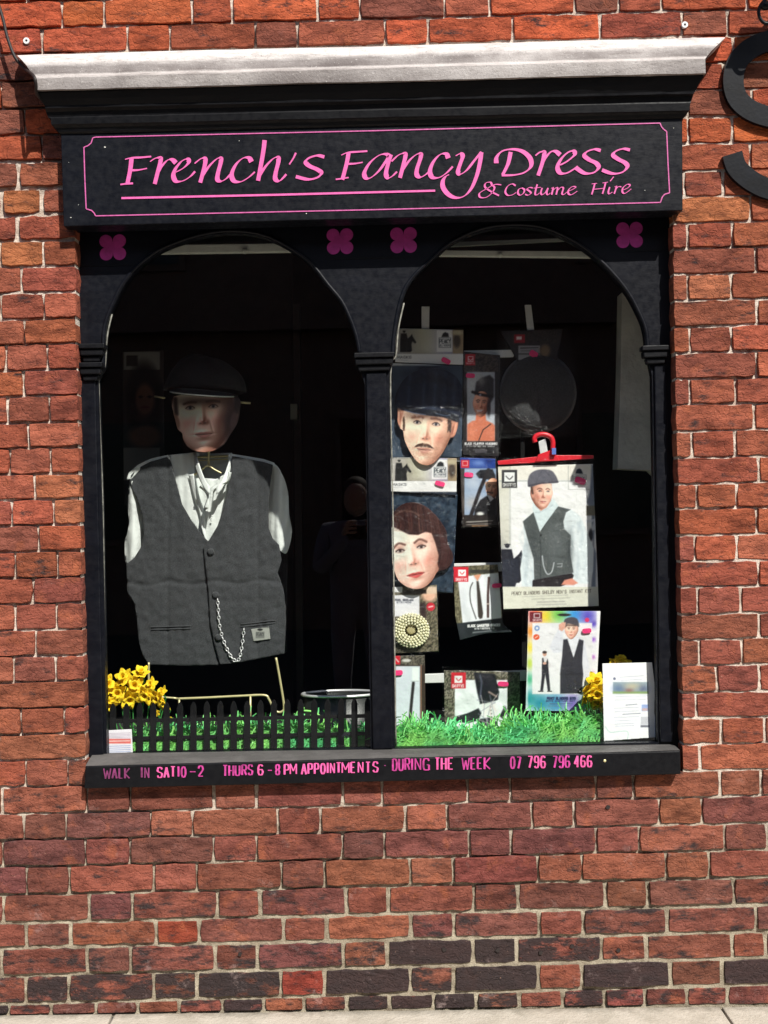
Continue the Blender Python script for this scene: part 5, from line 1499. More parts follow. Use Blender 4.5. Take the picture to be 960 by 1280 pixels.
for i in range(16): c.line([(rnd.uniform(620, 760), rnd.uniform(560, 840)) for _ in range(2)], 5, rnd.choice([(240, 230, 230), (150, 150, 166), (230, 200, 196)]), .6, .7)
c.line([(640, 450), (650, 500), (640, 600)], 8, (130, 136, 160), 1.2, .7, True); c.line([(700, 560), (750, 590)], 10, (214, 180, 170), 1, .8)
c.rect(448, 430, 546, 536, (206, 40, 54)); c.rect(470, 452, 522, 500, (244, 238, 238)); c.line([(482, 470), (497, 484), (512, 470)], 6, (206, 40, 54), .4, 1, True); c.text('smiffys', 456, 510, 534, 18, (244, 226, 226), 4)
surf('printed_card', [(555, 838), (650, 840), (650, 912), (556, 916)], DP - .03, M['print'], t, .85, wav(.003, 16, 16, 22), canvas=c)
sticker(t, stk(629, 855, 13.5, 6, 3), DP - .036)
bag(t, [(552, 833), (580, 834), (604, 838), (654, 839), (656, 918), (553, 921)], DP - .05, 17, 4, .006)
DR = .27
# --- rainbow bordered child's costume
o_, z_ = (640, 750), 5.0526
t = thing('costume_packet', P(704, 888, DR), 'rainbow bordered packet picturing a boy in white shirt and black waistcoat', 'packet', GA)
c = Canvas(80, 60, 570, 710, (238, 238, 244), o_, z_, 2.4)
for (x_, y_, r_, cl) in ((150, 90, 60, (226, 70, 60)), (220, 100, 60, (244, 210, 50)), (300, 90, 70, (110, 190, 70)), (400, 90, 70, (50, 150, 220)), (480, 100, 60, (90, 80, 190)), (120, 200, 50, (244, 150, 50)), (108, 300, 44, (244, 220, 60)),
                         (105, 400, 44, (190, 214, 70)), (105, 500, 44, (70, 180, 130)), (110, 620, 60, (40, 150, 150)), (180, 650, 70, (40, 140, 160)), (280, 650, 80, (40, 130, 180)), (390, 650, 70, (120, 90, 190)), (470, 650, 60, (130, 190, 160)),
                         (515, 150, 22, (90, 70, 190)), (515, 250, 16, (150, 90, 200)), (512, 360, 16, (190, 110, 200)), (500, 470, 24, (226, 130, 190))):
    c.ell(x_, y_, r_, r_ * 1.0, cl, 1.3, 1.0)
c.rect(84, 60, 100, 710, (238, 238, 240), 1, .7); c.rect(535, 60, 572, 710, (244, 244, 246), 1, .9)
c.rect(128, 145, 506, 594, (232, 232, 234), .6); c.ell(330, 400, 160, 200, (242, 242, 244), 1.2, .7)
c.rect(112, 76, 190, 138, (110, 30, 40)); c.line([(140, 86), (176, 86), (176, 112), (140, 112), (140, 86)], 5, (214, 200, 200)); c.text('smiffys', 132, 120, 190, 14, (226, 200, 200), 3)
c.ell(158, 178, 17, 17, (120, 150, 200), .2); c.ell(158, 178, 8, 8, (226, 230, 236), .4); c.ell(154, 234, 20, 18, (226, 90, 50), .2); c.line([(146, 240), (162, 228)], 5, (244, 214, 200), .4); c.ell(474, 126, 14, 14, (226, 60, 110), .3); c.ell(330, 94, 42, 9, (40, 40, 36), .4)
blk = (52, 52, 60)
c.poly([(318, 245), (420, 232), (458, 260), (470, 330), (490, 420), (500, 480), (470, 500), (440, 480), (300, 460), (318, 330), (262, 336), (238, 300), (262, 240), (300, 170), (330, 180)], (224, 226, 234), .7)
c.poly([(324, 250), (350, 246), (390, 360), (424, 246), (452, 256), (446, 340), (444, 400), (450, 470), (440, 590), (304, 592), (304, 460), (316, 360)], blk, .6); c.poly([(352, 246), (388, 362), (422, 246), (400, 238), (370, 240)], (232, 234, 240), .5)
c.line([(378, 366), (378, 470)], 3, (30, 30, 36), .5); c.line([(304, 470), (446, 466)], 4, (34, 34, 42), .7)
c.poly([(330, 160), (345, 210), (368, 240), (395, 232), (420, 190), (416, 150)], (226, 168, 146), .6); c.face(375, 190, 42, 56, 3, (240, 188, 166), (-.2, -.3, .9), -.05, (50, 36, 34), (196, 96, 92), (80, 54, 46), .5, .02)
c.poly([(328, 160), (332, 125), (370, 108), (412, 120), (424, 168), (400, 160), (350, 150), (334, 176)], (80, 76, 84), .7, 1, True); c.line([(336, 168), (350, 158), (400, 162)], 10, (60, 44, 40), 1, .8)
c.poly([(296, 186), (296, 156), (318, 140), (340, 142), (336, 176), (316, 198)], (226, 170, 150), .6)
c.ell(206, 340, 13, 16, (206, 160, 140), .4); c.ell(206, 330, 14, 9, (60, 50, 50), .4); c.poly([(186, 376), (204, 360), (222, 366), (246, 410), (240, 430), (188, 440)], (226, 222, 224), .5)
c.poly([(190, 366), (198, 366), (204, 396), (214, 396), (226, 370), (230, 400), (226, 412), (190, 412)], blk, .4); c.poly([(188, 408), (228, 404), (234, 470), (242, 572), (226, 574), (210, 470), (196, 572), (178, 574), (188, 480)], (44, 44, 52), .5); c.ell(206, 400, 12, 8, (220, 170, 150), .5); c.line([(168, 577), (196, 577)], 6, (20, 20, 24)); c.line([(226, 577), (250, 577)], 6, (20, 20, 24))
c.text('PEAKY BLINDERS BOYS', 222, 614, 404, 14, (44, 50, 90), 5); c.text('BOYS COSTUME SET', 216, 634, 400, 8, (60, 70, 110), 3); c.line([(240, 656), (380, 654)], 6, (90, 110, 140), .6); c.line([(230, 670), (370, 668)], 4, (110, 130, 150), .6)
c.grain(12, 1.6, 56)
surf('printed_card', [(660.5, 764), (750.5, 764), (746, 855), (742, 889), (657, 888.5)], DR - .02, M['print'], t, .72, canvas=c)
sticker(t, stk(733.5, 788.5, 11.5, 6, -6), DR - .026)
bag(t, [(658, 762), (752, 763), (744, 891), (655, 890)], DR - .034, 19, 6, .003)
# --- white notice standing at the glass
c = Canvas(560, 380, 930, 900, (240, 243, 250), (640, 750), 5.0526, 2.6)
c.line([(640, 480), (860, 466), (866, 520), (640, 520)], 2, (216, 218, 226), .5); c.ell(647, 497, 9, 9, (110, 116, 140), .3); c.line([(680, 488), (830, 478)], 3, (170, 174, 186), .5); c.line([(690, 508), (820, 500)], 3, (180, 184, 196), .5)
c.rect(638, 518, 862, 590, (150, 168, 176), .6); c.ell(680, 560, 50, 30, (84, 110, 150), 1.2, .8); c.ell(760, 545, 60, 24, (190, 180, 150), 1.2, .8); c.ell(830, 560, 34, 26, (90, 100, 130), 1.2, .8); c.rect(638, 578, 862, 592, (130, 160, 80), 1.2, .8); c.ell(740, 570, 30, 14, (140, 90, 80), 1.2, .7)
for i, (a, b, y_) in enumerate(((655, 850, 612), (650, 845, 632), (720, 790, 664), (645, 800, 684), (650, 800, 706), (700, 810, 722), (645, 805, 742), (650, 790, 764), (650, 780, 784), (655, 770, 798))):
    c.line([(a, y_), (b, y_ - 6)], 4.5 if i in (2, 5) else 3, (120, 124, 136) if i in (2, 5) else (176, 180, 190), .5)
c.rect(818, 660, 860, 702, (150, 170, 214), .6); c.rect(822, 684, 856, 700, (196, 170, 170), .6); c.rect(812, 736, 866, 786, (196, 198, 204), .6); c.rect(812, 790, 868, 804, (110, 112, 122), .6)
c.line([(590, 800), (620, 835), (680, 830), (730, 832), (730, 880)], 3, (140, 190, 160), .5, .8, True); c.rect(905, 380, 935, 900, (150, 156, 186), 1.2, .7)
nz = surf('paper_notice', [(753, 829.5), (815, 828), (819, 860), (818, 890), (823, 921.5), (755, 926.5)], .084, M['print_matt'], None, .8, lambda a, b: -.004 * ((926 - b) / 98) + .002 * math.sin((a - 753) / 20), canvas=c, solid=.0015)
tag(nz, 'white printed notice standing upright against the glass at the right, in front of the flowers', 'notice')
# --- red and white sticker low in the left window
c = Canvas(125, 905, 170, 950, (232, 228, 234), res=5)
for i in range(5): c.line([(134, 917 + i * 1.8), (163, 916 + i * 1.8)], .7, (170, 150, 170), .25, .8)
c.rect(134, 923.5, 163.5, 929.5, (226, 112, 104), .4); c.line([(136, 926.5), (162, 926)], 1.2, (240, 210, 205), .3)
for i in range(4): c.line([(135, 933 + i * 2.4), (163, 932 + i * 2.4)], .8, (130, 150, 200), .25, .8)
nz = surf('paper_notice', [(134.5, 913), (164.5, 911.5), (166, 940.5), (135, 942)], .092, M['print_matt'], None, .6, canvas=c, solid=.001)
tag(nz, 'small red and white printed card low in the corner of the left window', 'notice')

# ------------------------------------------------------------------ rack for the packets
rk = thing('display_rack', P(600, 900, DP + .03), 'white slatted rack with hanging strips that carries the packets', 'rack')
for q in ([(580, 438), (644, 437), (642, 446), (580, 448)], [(484, 570), (620, 571), (620, 577), (484, 577)], [(545, 705), (632, 703), (632, 714), (546, 717)], [(528, 843), (658, 838), (658, 851), (529, 854)]):
    prism('rail', q, DP + .012, DP + .026, M['white'], rk, bevel=.0015)
for q in ([(527, 383), (537, 383), (536, 440), (527, 440)], [(656, 381), (664, 381), (669, 422), (660, 422)], [(525, 606), (533, 606), (532, 640), (524, 640)], [(673, 552), (682, 548), (686, 572), (676, 572)]):
    prism('strip', q, DP + .004, DP + .011, M['white'], rk, bevel=.001)
prism('upright', [(484, 380), (489, 380), (492, 920), (487, 920)], DP + .03, DP + .045, M['fence'], rk)
prism('upright', [(650, 400), (655, 400), (658, 920), (653, 920)], DP + .03, DP + .045, M['fence'], rk)
# ------------------------------------------------------------------ the waistcoat on its stand
DV = .51
o4 = lambda pts, z=4.0, o=(140, 560): [(a / z + o[0], b / z + o[1]) for a, b in pts]
shirt = thing('shirt', P(262, 700, DV), 'white collarless shirt with soft cravat worn under the grey waistcoat on the stand', 'shirt')
def srel(seed, amp=.010, bulge=.03):
    return lambda a, b: bulge * math.exp(-((a - 262) / 70) ** 2) + amp * mnoise.noise(Vector((a / 8, b / 45, seed))) + amp * .3 * mnoise.noise(Vector((a / 4, b / 20, seed + 4)))
surf('shirt_front', o4([(285, 35), (408, 22), (414, 115), (445, 150), (520, 155), (576, 125), (584, 30), (600, 35), (600, 200), (545, 380), (482, 480), (350, 300)]), DV + .012, M['shirt'], shirt, 2.0, srel(3, .005))
surf('sleeve', o4(cat([(92, 160), (80, 230), (76, 300), (84, 370), (74, 430), (62, 475), (70, 578), (110, 550), (170, 490), (185, 400), (170, 300), (140, 220)], 4, True)), DV + .015, M['shirt'], shirt, 2.0, lambda a, b: .035 * math.exp(-((a - 166) / 10) ** 2) + .008 * mnoise.noise(Vector((a / 6, b / 30, 6))))
surf('sleeve', o4(cat([(800, 84), (850, 130), (880, 220), (886, 330), (900, 420), (878, 518), (850, 520), (800, 470), (770, 400), (765, 250)], 4, True)), DV + .015, M['shirt'], shirt, 2.0, lambda a, b: .030 * math.exp(-((a - 350) / 12) ** 2) + .008 * mnoise.noise(Vector((a / 6, b / 30, 9))))
for pts in ([(158, 600), (161, 591), (172, 581), (188, 573.5), (210, 568.5), (213, 574), (190, 580), (174, 588), (164, 599)], [(288, 567), (310, 570.5), (330, 574), (343, 578.5), (344, 584), (330, 580), (308, 576), (288, 573)]):
    surf('shoulder_seam', pts, DV - .022, M['shirt'], shirt, 2, lambda a, b: .012 * math.exp(-((a - 262) / 70) ** 2))
surf('shirt_back', [(242, 567), (290, 566), (292, 614), (244, 614)], DV + .042, M['shirt'], shirt, 4, None)
# the stand up collar as an open ring, lower at the front
def ring(name, cx, cy_, rx, ry, ztop, zbot, m, parent, gap=0.0, n=40, y0=DV):
    V, Fc = [], []
    rows = 5
    for i in range(n + 1):
        a = gap + (2 * math.pi - 2 * gap) * i / n - math.pi / 2
        for k in range(rows):
            t = k / (rows - 1)
            px = cx + rx * math.cos(a) * (1 - .06 * t); dy = ry * math.sin(a) * (1 - .06 * t)
            py = zbot(a) + (ztop(a) - zbot(a)) * t
            V.append(P(px, py, y0 + dy))
    for i in range(n):
        for k in range(rows - 1):
            s = i * rows + k
            Fc.append((s, s + rows, s + rows + 1, s + 1))
    return mk(name, V, Fc, m, parent, smooth=True, solid=.003)
fr = lambda a: max(0, -math.sin(a))
ring('collar', 266.5, 0, 25.0, .075, lambda a: 567 + 43 * fr(a) ** 2.4 + 2 * math.cos(a), lambda a: 577 + 42 * fr(a) ** 2.0, M['shirt'], shirt, gap=.16, y0=DV - .01)
# soft cravat folds crossing the throat
def band_(name, pts, w, m, parent, y, seed, amp=.006):
    pts = cat(pts, 6); V, Fc = [], []
    K = 6
    for i, (x, yv) in enumerate(pts):
        a, b = pts[max(0, i - 1)], pts[min(len(pts) - 1, i + 1)]
        L = math.hypot(b[0] - a[0], b[1] - a[1]) or 1
        nx_, ny_ = -(b[1] - a[1]) / L, (b[0] - a[0]) / L
        ww = w[0] + (w[1] - w[0]) * i / (len(pts) - 1)
        for k in range(K + 1):
            t = k / K - .5
            V.append(P(x + nx_ * ww * t, yv + ny_ * ww * t, y - .012 * math.cos(t * math.pi) - amp * math.cos(t * 9 + seed + i * .12) - amp * mnoise.noise(Vector((i * .2, t * 2, seed)))))
    for i in range(len(pts) - 1):
        for k in range(K):
            s = i * (K + 1) + k
            Fc.append((s, s + 1, s + K + 2, s + K + 1))
    mk(name, V, Fc, m, parent, smooth=True, solid=.002)
band_('cravat', o4([(590, 120), (575, 165), (530, 190), (500, 215), (490, 260), (478, 320)]), (4, 9), M['shirt'], shirt, DV - .060, 5, .003)
band_('cravat', o4([(440, 190), (470, 215), (485, 250), (470, 300)]), (4, 6), M['shirt'], shirt, DV - .062, 2, .003)
band_('shirt_placket', o4([(400, 130), (420, 230), (450, 330), (455, 400), (475, 470)]), (9, 5), M['shirt'], shirt, DV - .022, 8, .002)
for by in (300, 330, 352): mk('button', *sphere_geo(P(*o4([(508 + (by - 300) * -.2, by + 10)])[0], DV - .028), .0035, 8, 5, (1, .4, 1)), M['shirt'], shirt)

vest = thing('waistcoat', P(262, 831, DV), 'charcoal wool waistcoat with silver watch chain hanging on the brass stand', 'waistcoat')
def vrel(off):
    def f(a, b):
        v = .042 * math.exp(-((a - 262) / 130) ** 2) + .004 * mnoise.noise(Vector((a / 16, b / 40, 1))) + .003 * mnoise.noise(Vector((a / 7, b / 9, 4)))
        for fx, w_, h_ in ((210, 2.0, .0040), (322, 2.0, .0045)):
            v += -1.3 * h_ * math.exp(-abs(a - fx) / w_ / 1.6)
        v += -.0042 * math.exp(-((b - 728 - (a - 260) * -.02 - 2 * math.sin(a / 9)) / 2.6) ** 2)
        v += .003 * math.sin((a + b * .6) / 14) * math.exp(-((b - 810) / 30) ** 2)
        return v + off
    return f
right_pts = [(161, 597), (171, 586), (188, 577), (209, 571), (213, 577), (219, 600), (227, 630), (240, 652), (252, 668), (260, 677), (258, 690), (262, 735), (265, 780), (274, 829), (272, 831), (240, 832.5), (186, 831), (178, 818), (173, 800), (171, 772), (168, 755), (159, 740), (158, 705), (168, 697), (176, 684), (180, 668), (178, 645), (172, 625), (165, 612)]
left_pts = [(254.5, 684), (262, 674), (272, 657), (280, 633), (285, 610), (289, 588), (290, 570), (310, 573.5), (330, 577.5), (341, 581), (338, 605), (335.5, 632), (336, 660), (341, 673), (349, 681), (352, 700), (347, 716), (354, 735), (357, 760), (357, 790), (355.5, 817), (336, 821), (315, 825), (295, 829), (275, 830.5), (268, 805), (263, 780), (260.5, 740), (257, 710)]
surf('front_panel', right_pts, DV, M['vest'], vest, 2.2, vrel(0), solid=.004)
surf('front_panel', left_pts, DV, M['vest'], vest, 2.2, vrel(.009), solid=.005)
surf('back_lining', [(164, 600), (210, 580), (290, 575), (338, 585), (352, 684), (359, 690), (358.5, 815), (330, 822), (190, 826), (160, 745), (158, 706)], DV + .05, M['vestback'], vest, 6, None)
def vy(px, py, off=0): return DV - vrel(off)(px, py)
for bx, by in ((263.5, 690), (269.5, 744), (273, 797)):
    disc(bx, by, 4.6, 4.6, vy(bx, by, .012), .006, M['vest'], 'button', vest, nr=4, na=18)
for pts in ([(189, 784), (238, 782.5)], [(301, 780.5), (344, 775.5)]):
    (xa1, ya1), (xb1, yb1) = pts
    for dy in (0, 3.2):
        pth = [P(xa1 + (xb1 - xa1) * i / 8, ya1 + dy + (yb1 - ya1) * i / 8, vy(xa1 + (xb1 - xa1) * i / 8, ya1, .009 if xa1 > 260 else 0) - .001) for i in range(9)]
        tube('pocket_welt', pth, .0022, M['vest'], vest, 6)
c = Canvas(305, 775, 345, 805, (150, 152, 146), res=5)
c.ell(325, 787, 3.4, 1.6, (20, 22, 24), .3); c.rect(319.5, 789.5, 330.5, 798, (110, 112, 108), .4); c.rect(315, 783.5, 336.5, 785, (90, 92, 90), .4)
c.text('PEAKY', 320.5, 791, 330.5, 4, (60, 62, 62), .6)
lb = o4([(695, 906), (785, 893), (792, 955), (708, 966)])
surf('cloth_label', lb, vy(325, 790, .009) - .009, M['print_matt'], vest, .8, canvas=c, solid=.001)
pth = cat([(272, 749), (273, 765), (275, 785), (281, 805), (289, 821), (296, 826.5), (300, 820), (303, 804), (305, 786)], 8)
L_ = [P(a, b, vy(a, b, .009) - .006) for a, b in pth]
gs = []; acc = 0; k = 0
for i in range(len(L_) - 1):
    d = (L_[i + 1] - L_[i]); acc += d.length
    if acc > .0068:
        acc = 0; k += 1
        t_ = d.normalized(); s_ = t_.cross(Vector((0, 1, 0))).normalized()
        nrm = s_ if k % 2 else Vector((0, 1, 0))
        side = Vector((0, 1, 0)) if k % 2 else s_
        gs.append(tube_geo([L_[i] + t_ * .0056 * math.cos(q * math.pi / 5) + side * .0042 * math.sin(q * math.pi / 5) for q in range(10)], .0017, 5, True))
mk('watch_chain', *join_geo(gs), M['chrome'], vest, smooth=True)

# brass stand and its hook
st_ = thing('brass_stand', P(285, 900, DV), 'bent brass wire stand that holds up the waistcoat, cap and mask', 'stand')
def wt_(name, pts, y, r=.0032, m=None):
    tube(name, [P(a, b, y) for a, b in cat(pts, 5)], r, m or M['gold'], st_, 8)
wt_('rod', [(345, 822), (350, 850), (355, 882), (353, 889), (347, 890), (341, 884), (336, 874), (330, 869), (300, 870), (260, 872), (221, 873.5)], DV - .10, .0038)
wt_('leg', [(224, 874), (224, 905)], DV - .10); wt_('leg', [(313, 870), (313, 905)], DV - .10)
wt_('rod', [(186, 828), (186, 850), (188, 868), (222, 873)], DV - .06)
wt_('arm', [(242, 594), (251, 588), (259.5, 582), (268, 587), (277, 591.5)], DV - .03, .0028)
wt_('arm', [(241, 572), (262, 571), (287, 570)], DV + .03, .004); wt_('arm', [(242, 576), (262, 575), (286, 574)], DV + .03, .002)
wt_('post', [(261, 585), (261, 520)], DV + .02, .004)

# the card mask of a man's face and the tweed cap over it
o_, z_ = (180, 430), 6.4
c = Canvas(160, 380, 800, 880, (40, 34, 34), o_, z_, 2.2)
c.poly([(242, 540), (268, 660), (300, 705), (312, 760), (345, 815), (400, 850), (480, 862), (560, 848), (640, 800), (690, 720), (742, 640), (760, 540), (740, 430), (240, 430)], (214, 168, 150), .7)
c.ell(360, 640, 90, 120, (232, 190, 172), 1.2, .6); c.ell(670, 620, 90, 190, (92, 68, 66), 1.2, .8); c.ell(470, 470, 300, 60, (130, 92, 80), 1.2, .7); c.ell(430, 820, 110, 40, (188, 150, 140), 1.2, .5)
c.line([(250, 470), (262, 560)], 34, (46, 34, 36), 1.6, .8)
c.face(474, 548, 250, 322, -4, (248, 212, 196), (-.45, -.25, .8), -.05, (70, 84, 104), (186, 122, 114), (62, 44, 40), .34, arch=.008, bt=.05, soft=.85, jw=.24)
c.ell(690, 610, 80, 220, (50, 36, 38), 1.2, .85); c.ell(474, 455, 260, 46, (60, 42, 40), 1.2, .8); c.line([(250, 440), (258, 560)], 34, (40, 30, 32), 1.6, .85); c.line([(742, 440), (738, 540)], 40, (40, 30, 32), 1.6, .85)
c.ell(262, 620, 22, 60, (170, 128, 112), .6, .9, -14); c.ell(716, 610, 26, 74, (96, 74, 72), .7, .9, 12)
ms = [(a / z_ + o_[0], b / z_ + o_[1]) for a, b in cat([(236, 420), (234, 540), (248, 600), (270, 680), (304, 712), (314, 765), (345, 820), (400, 854), (480, 866), (560, 852), (640, 806), (690, 724), (738, 650), (764, 560), (750, 420), (500, 400)], 3, True)]
mk_ = surf('face_mask', ms, DV - .03, M['print'], None, .75, lambda a, b: .05 * math.exp(-((a - 258) / 34) ** 2), canvas=c)
tag(mk_, 'card face mask of a serious man hanging in shadow above the waistcoat', 'mask')
cp = thing('flat_cap', P(257, 500, DV), 'dark tweed peaked cap in shadow resting on top of the left mask', 'cap')
V, Fc = [], []
nu, nv = 40, 12
ct = P(256, 489, DV)
for j in range(nv + 1):
    f = j / nv * math.pi / 2
    for i in range(nu):
        a = 2 * math.pi * i / nu
        r = math.cos(f) ** .8
        rx = (.126 - .010 * math.sin(f)) * r * (1 + .035 * math.cos(8 * a)); ry = .13 * r
        V.append(ct + Vector((rx * math.cos(a) + .004 * math.sin(f * 3), ry * math.sin(a), .108 * math.sin(f) - .010 * (math.cos(a) * .6) - .004 * math.cos(8 * a) * math.sin(f))))
for j in range(nv):
    for i in range(nu):
        Fc.append((j * nu + i, j * nu + (i + 1) % nu, (j + 1) * nu + (i + 1) % nu, (j + 1) * nu + i))
mk('crown', V, Fc, M['capcloth'], cp, smooth=True, solid=.003)
V, Fc = [], []
for i in range(25):
    a = math.pi * (1.06 + .88 * i / 24)
    for k in range(5):
        r = 1 + .32 * k / 4 * math.sin((i / 24) * math.pi) ** .6
        V.append(ct + Vector((.110 * math.cos(a) * (1 + (r - 1) * .25), .125 * math.sin(a) * r, -.010 - .022 * (k / 4) * math.sin((i / 24) * math.pi) ** .8 + .004 - .012 * math.cos(a))))
for i in range(24):
    for k in range(4):
        s = i * 5 + k
        Fc.append((s, s + 1, s + 6, s + 5))
mk('peak', V, Fc, M['capcloth'], cp, smooth=True, solid=.004)
tube('peak_lit_edge', [V[i * 5 + 4] for i in range(4, 22)], .0022, M['rail'], cp, 6)  # pale tube stands in for the sunlit line along the peak
tube('wire_end', [P(193, 495.5, DV - .02), P(206, 497.5, DV - .03)], .003, M['gold'], cp, 6)
tube('wire_end', [P(300, 503, DV - .03), P(313, 504, DV - .02)], .0035, M['gold'], cp, 6)
# dim packet and tub further back
t = thing('wig_packet', P(178, 640, .8), 'dim packet with a dark wig picture, deep in shadow behind the left of the display', 'packet')
c = Canvas(140, 435, 205, 650, (70, 66, 64))
c.rect(155, 440, 200, 462, (170, 170, 166)); c.rect(158, 444, 172, 458, (60, 60, 60)); c.ell(180, 500, 22, 46, (22, 20, 20), .4); c.ell(181, 500, 12, 20, (150, 104, 86), .4); c.ell(176, 496, 3, 1.5, (20, 20, 20), .4); c.ell(187, 496, 3, 1.5, (20, 20, 20), .4); c.line([(177, 509), (186, 509)], 2, (120, 60, 56), .4); c.rect(150, 560, 200, 600, (150, 146, 140)); c.ell(181, 545, 20, 14, (140, 96, 80), .5)
surf('printed_card', [(153, 440), (204, 438), (206, 630), (155, 632)], .8, M['print'], t, 1.5, canvas=c)
t = thing('storage_tub', P(420, 935, .4), 'dark smoky tub with a shiny silver rim behind the fence end', 'tub')
def lathe_ell(name, cx, y, ztop_px, zbot_px, rx, ry, m, parent):
    A = P(cx, ztop_px, y); B = P(cx, zbot_px, y); V, Fc = [], []
    for k, (q, s) in enumerate(((B, .93), (A, 1.0), (A, .97), (B + Vector((0, 0, .01)), .9))):
        for i in range(36):
            a = 2 * math.pi * i / 36
            V.append(Vector((q.x + rx * s * math.cos(a), q.y + ry * s * math.sin(a), q.z)))
    for k in range(3):
        for i in range(36):
            Fc.append((k * 36 + i, k * 36 + (i + 1) % 36, (k + 1) * 36 + (i + 1) % 36, (k + 1) * 36 + i))
    Fc.append(tuple(range(3 * 36, 4 * 36)))
    return mk(name, V, Fc, m, parent, smooth=True)
lathe_ell('tub_body', 425, .40, 869, 934, .112, .06, M['tub'], t)
A = P(425, 867, .40)
tube('rim', [A + Vector((.115 * math.cos(a * math.pi / 20), .062 * math.sin(a * math.pi / 20), 0)) for a in range(40)], .0045, M['chrome'], t, 8, True)
# ------------------------------------------------------------------ toy picket fence
FY2 = .135
fn = thing('toy_fence', P(300, 938, FY2), 'low black toy picket fence standing along the foot of the left window', 'fence')
for yy, w_ in ((899, 4.5), (921, 4.5), (939, 4)):
    prism('rail', [(134, yy - w_ / 2 + 3.0), (462, yy - w_ / 2 - 4.0), (462, yy + w_ / 2 - 4.0), (134, yy + w_ / 2 + 3.0)], FY2, FY2 + .006, M['fence'], fn, bevel=.001)
x = 141.0
first = None
while x < 462:
    yo = 3.0 - (x - 134) * 7 / 328
    if first is None:
        first = prism('picket', [(x - 3.9, 883 + yo), (x - 2, 878 + yo), (x, 876 + yo), (x + 2, 878 + yo), (x + 3.9, 883 + yo), (x + 4.1, 940 + yo), (x - 3.9, 940 + yo)], FY2 - .005, FY2 - .0005, M['fence'], fn, bevel=.0008)
        p0 = P(x, 876 + yo, FY2)
    else:
        q = first.copy(); COL.objects.link(q); q.parent = fn
        p1 = P(x, 876 + yo, FY2)
        q.location = Vector(first.location) + (p1 - p0) + Vector((0, 0, rnd.uniform(-.001, .001)))
    x += 16.75
# ------------------------------------------------------------------ shredded green paper
def shreds(name, label, n, x0, x1, top, y0, y1, seed, dens=None):
    r = random.Random(seed); V, Fc = [], []
    for i in range(n):
        px = r.uniform(x0, x1); y = r.uniform(y0, y1)
        base = zfl(P(px, 930, y).x)
        hz = P(px, top(px), (y0 + y1) / 2).z - base
        u = (y - y0) / (y1 - y0)
        hz *= math.sin(math.pi * min(1, .25 + u * .75)) ** .5 * r.uniform(.60, .80)
        x = P(px, 930, y).x
        z = base + max(.004, hz * r.random() ** .5)
        a = r.uniform(0, 2 * math.pi); el = r.uniform(-.4, .14)
        d = Vector((math.cos(a), math.sin(a) * .7, math.sin(el))).normalized()
        p = Vector((x, y, z)); L = r.uniform(.04, .10); w_ = r.uniform(.0012, .0022)
        ax = Vector((r.uniform(-1, 1), r.uniform(-1, 1), r.uniform(-1, 1))).normalized()
        k = r.uniform(-.5, .5); m = 7
        for s in range(m + 1):
            sd = d.cross(Vector((0.2, 1, .4))).normalized()
            q = p.copy(); q.z = max(base + .001, q.z); q.y = max(y0 - .001, q.y)
            V += [q - sd * w_, q + sd * w_]
            if s:
                b = len(V) - 4
                Fc.append((b, b + 1, b + 3, b + 2))
            p = p + d * L / m; d = (Matrix.Rotation(k, 3, ax) @ d); d.z -= .06; d.normalize()
    o = mk(name, V, Fc, M['grass'])
    tag(o, label, 'shredded paper', kind='stuff')
def ti(tab): return lambda x: float(np.interp(x, [a for a, b in tab], [b for a, b in tab]))
shreds('shredded_paper', 'green shredded paper heaped thinly behind the toy fence', 6000, 168, 462, ti([(168, 912), (200, 904), (260, 902), (290, 897), (310, 893), (340, 900), (360, 896), (390, 897), (420, 908), (462, 920)]), .142, .27, 5)
shreds('shredded_paper', 'bright green shredded paper heaped along the foot of the right window', 9000, 492, 757, ti([(492, 903), (515, 899), (540, 904), (556, 911), (590, 925), (618, 923), (638, 904), (660, 889), (682, 896), (700, 902), (715, 893), (735, 882), (757, 880)]), .10, .27, 6)
# ------------------------------------------------------------------ daffodils
def flower_geo(r, seed):
    g = random.Random(seed); V, Fc = [], []
    for k in range(6):
        a0 = k * math.pi / 3 + g.uniform(-.12, .12); cup = g.uniform(.1, .5)
        n_ = 6; s0 = len(V)
        for i in range(n_ + 1):
            t = i / n_
            w_ = r * .36 * math.sin(math.pi * min(1, .12 + t * .86)) ** .7
            for j in (-1, 0, 1):
                rad = r * t * 1.05
                V.append(Vector((math.cos(a0) * rad - math.sin(a0) * w_ * j, -cup * r * t * t - .12 * r * (j * j) + g.uniform(-.04, .04) * r, math.sin(a0) * rad + math.cos(a0) * w_ * j)))
        for i in range(n_):
            for j in range(2):
                b = s0 + i * 3 + j
                Fc.append((b, b + 1, b + 4, b + 3))
    s0 = len(V); m = 16; rows = 6
    for i in range(rows):
        t = i / (rows - 1)
        for k in range(m):
            a = 2 * math.pi * k / m
            rr = r * (.20 + .10 * t + (.16 if i == rows - 1 else 0) * (1 + .35 * math.sin(5 * a + seed)))
            V.append(Vector((rr * math.cos(a), -r * .75 * t + .03 * r * math.sin(7 * a), rr * math.sin(a))))
    for i in range(rows - 1):
        for k in range(m):
            Fc.append((s0 + i * m + k, s0 + i * m + (k + 1) % m, s0 + (i + 1) * m + (k + 1) % m, s0 + (i + 1) * m + k))
    return V, Fc
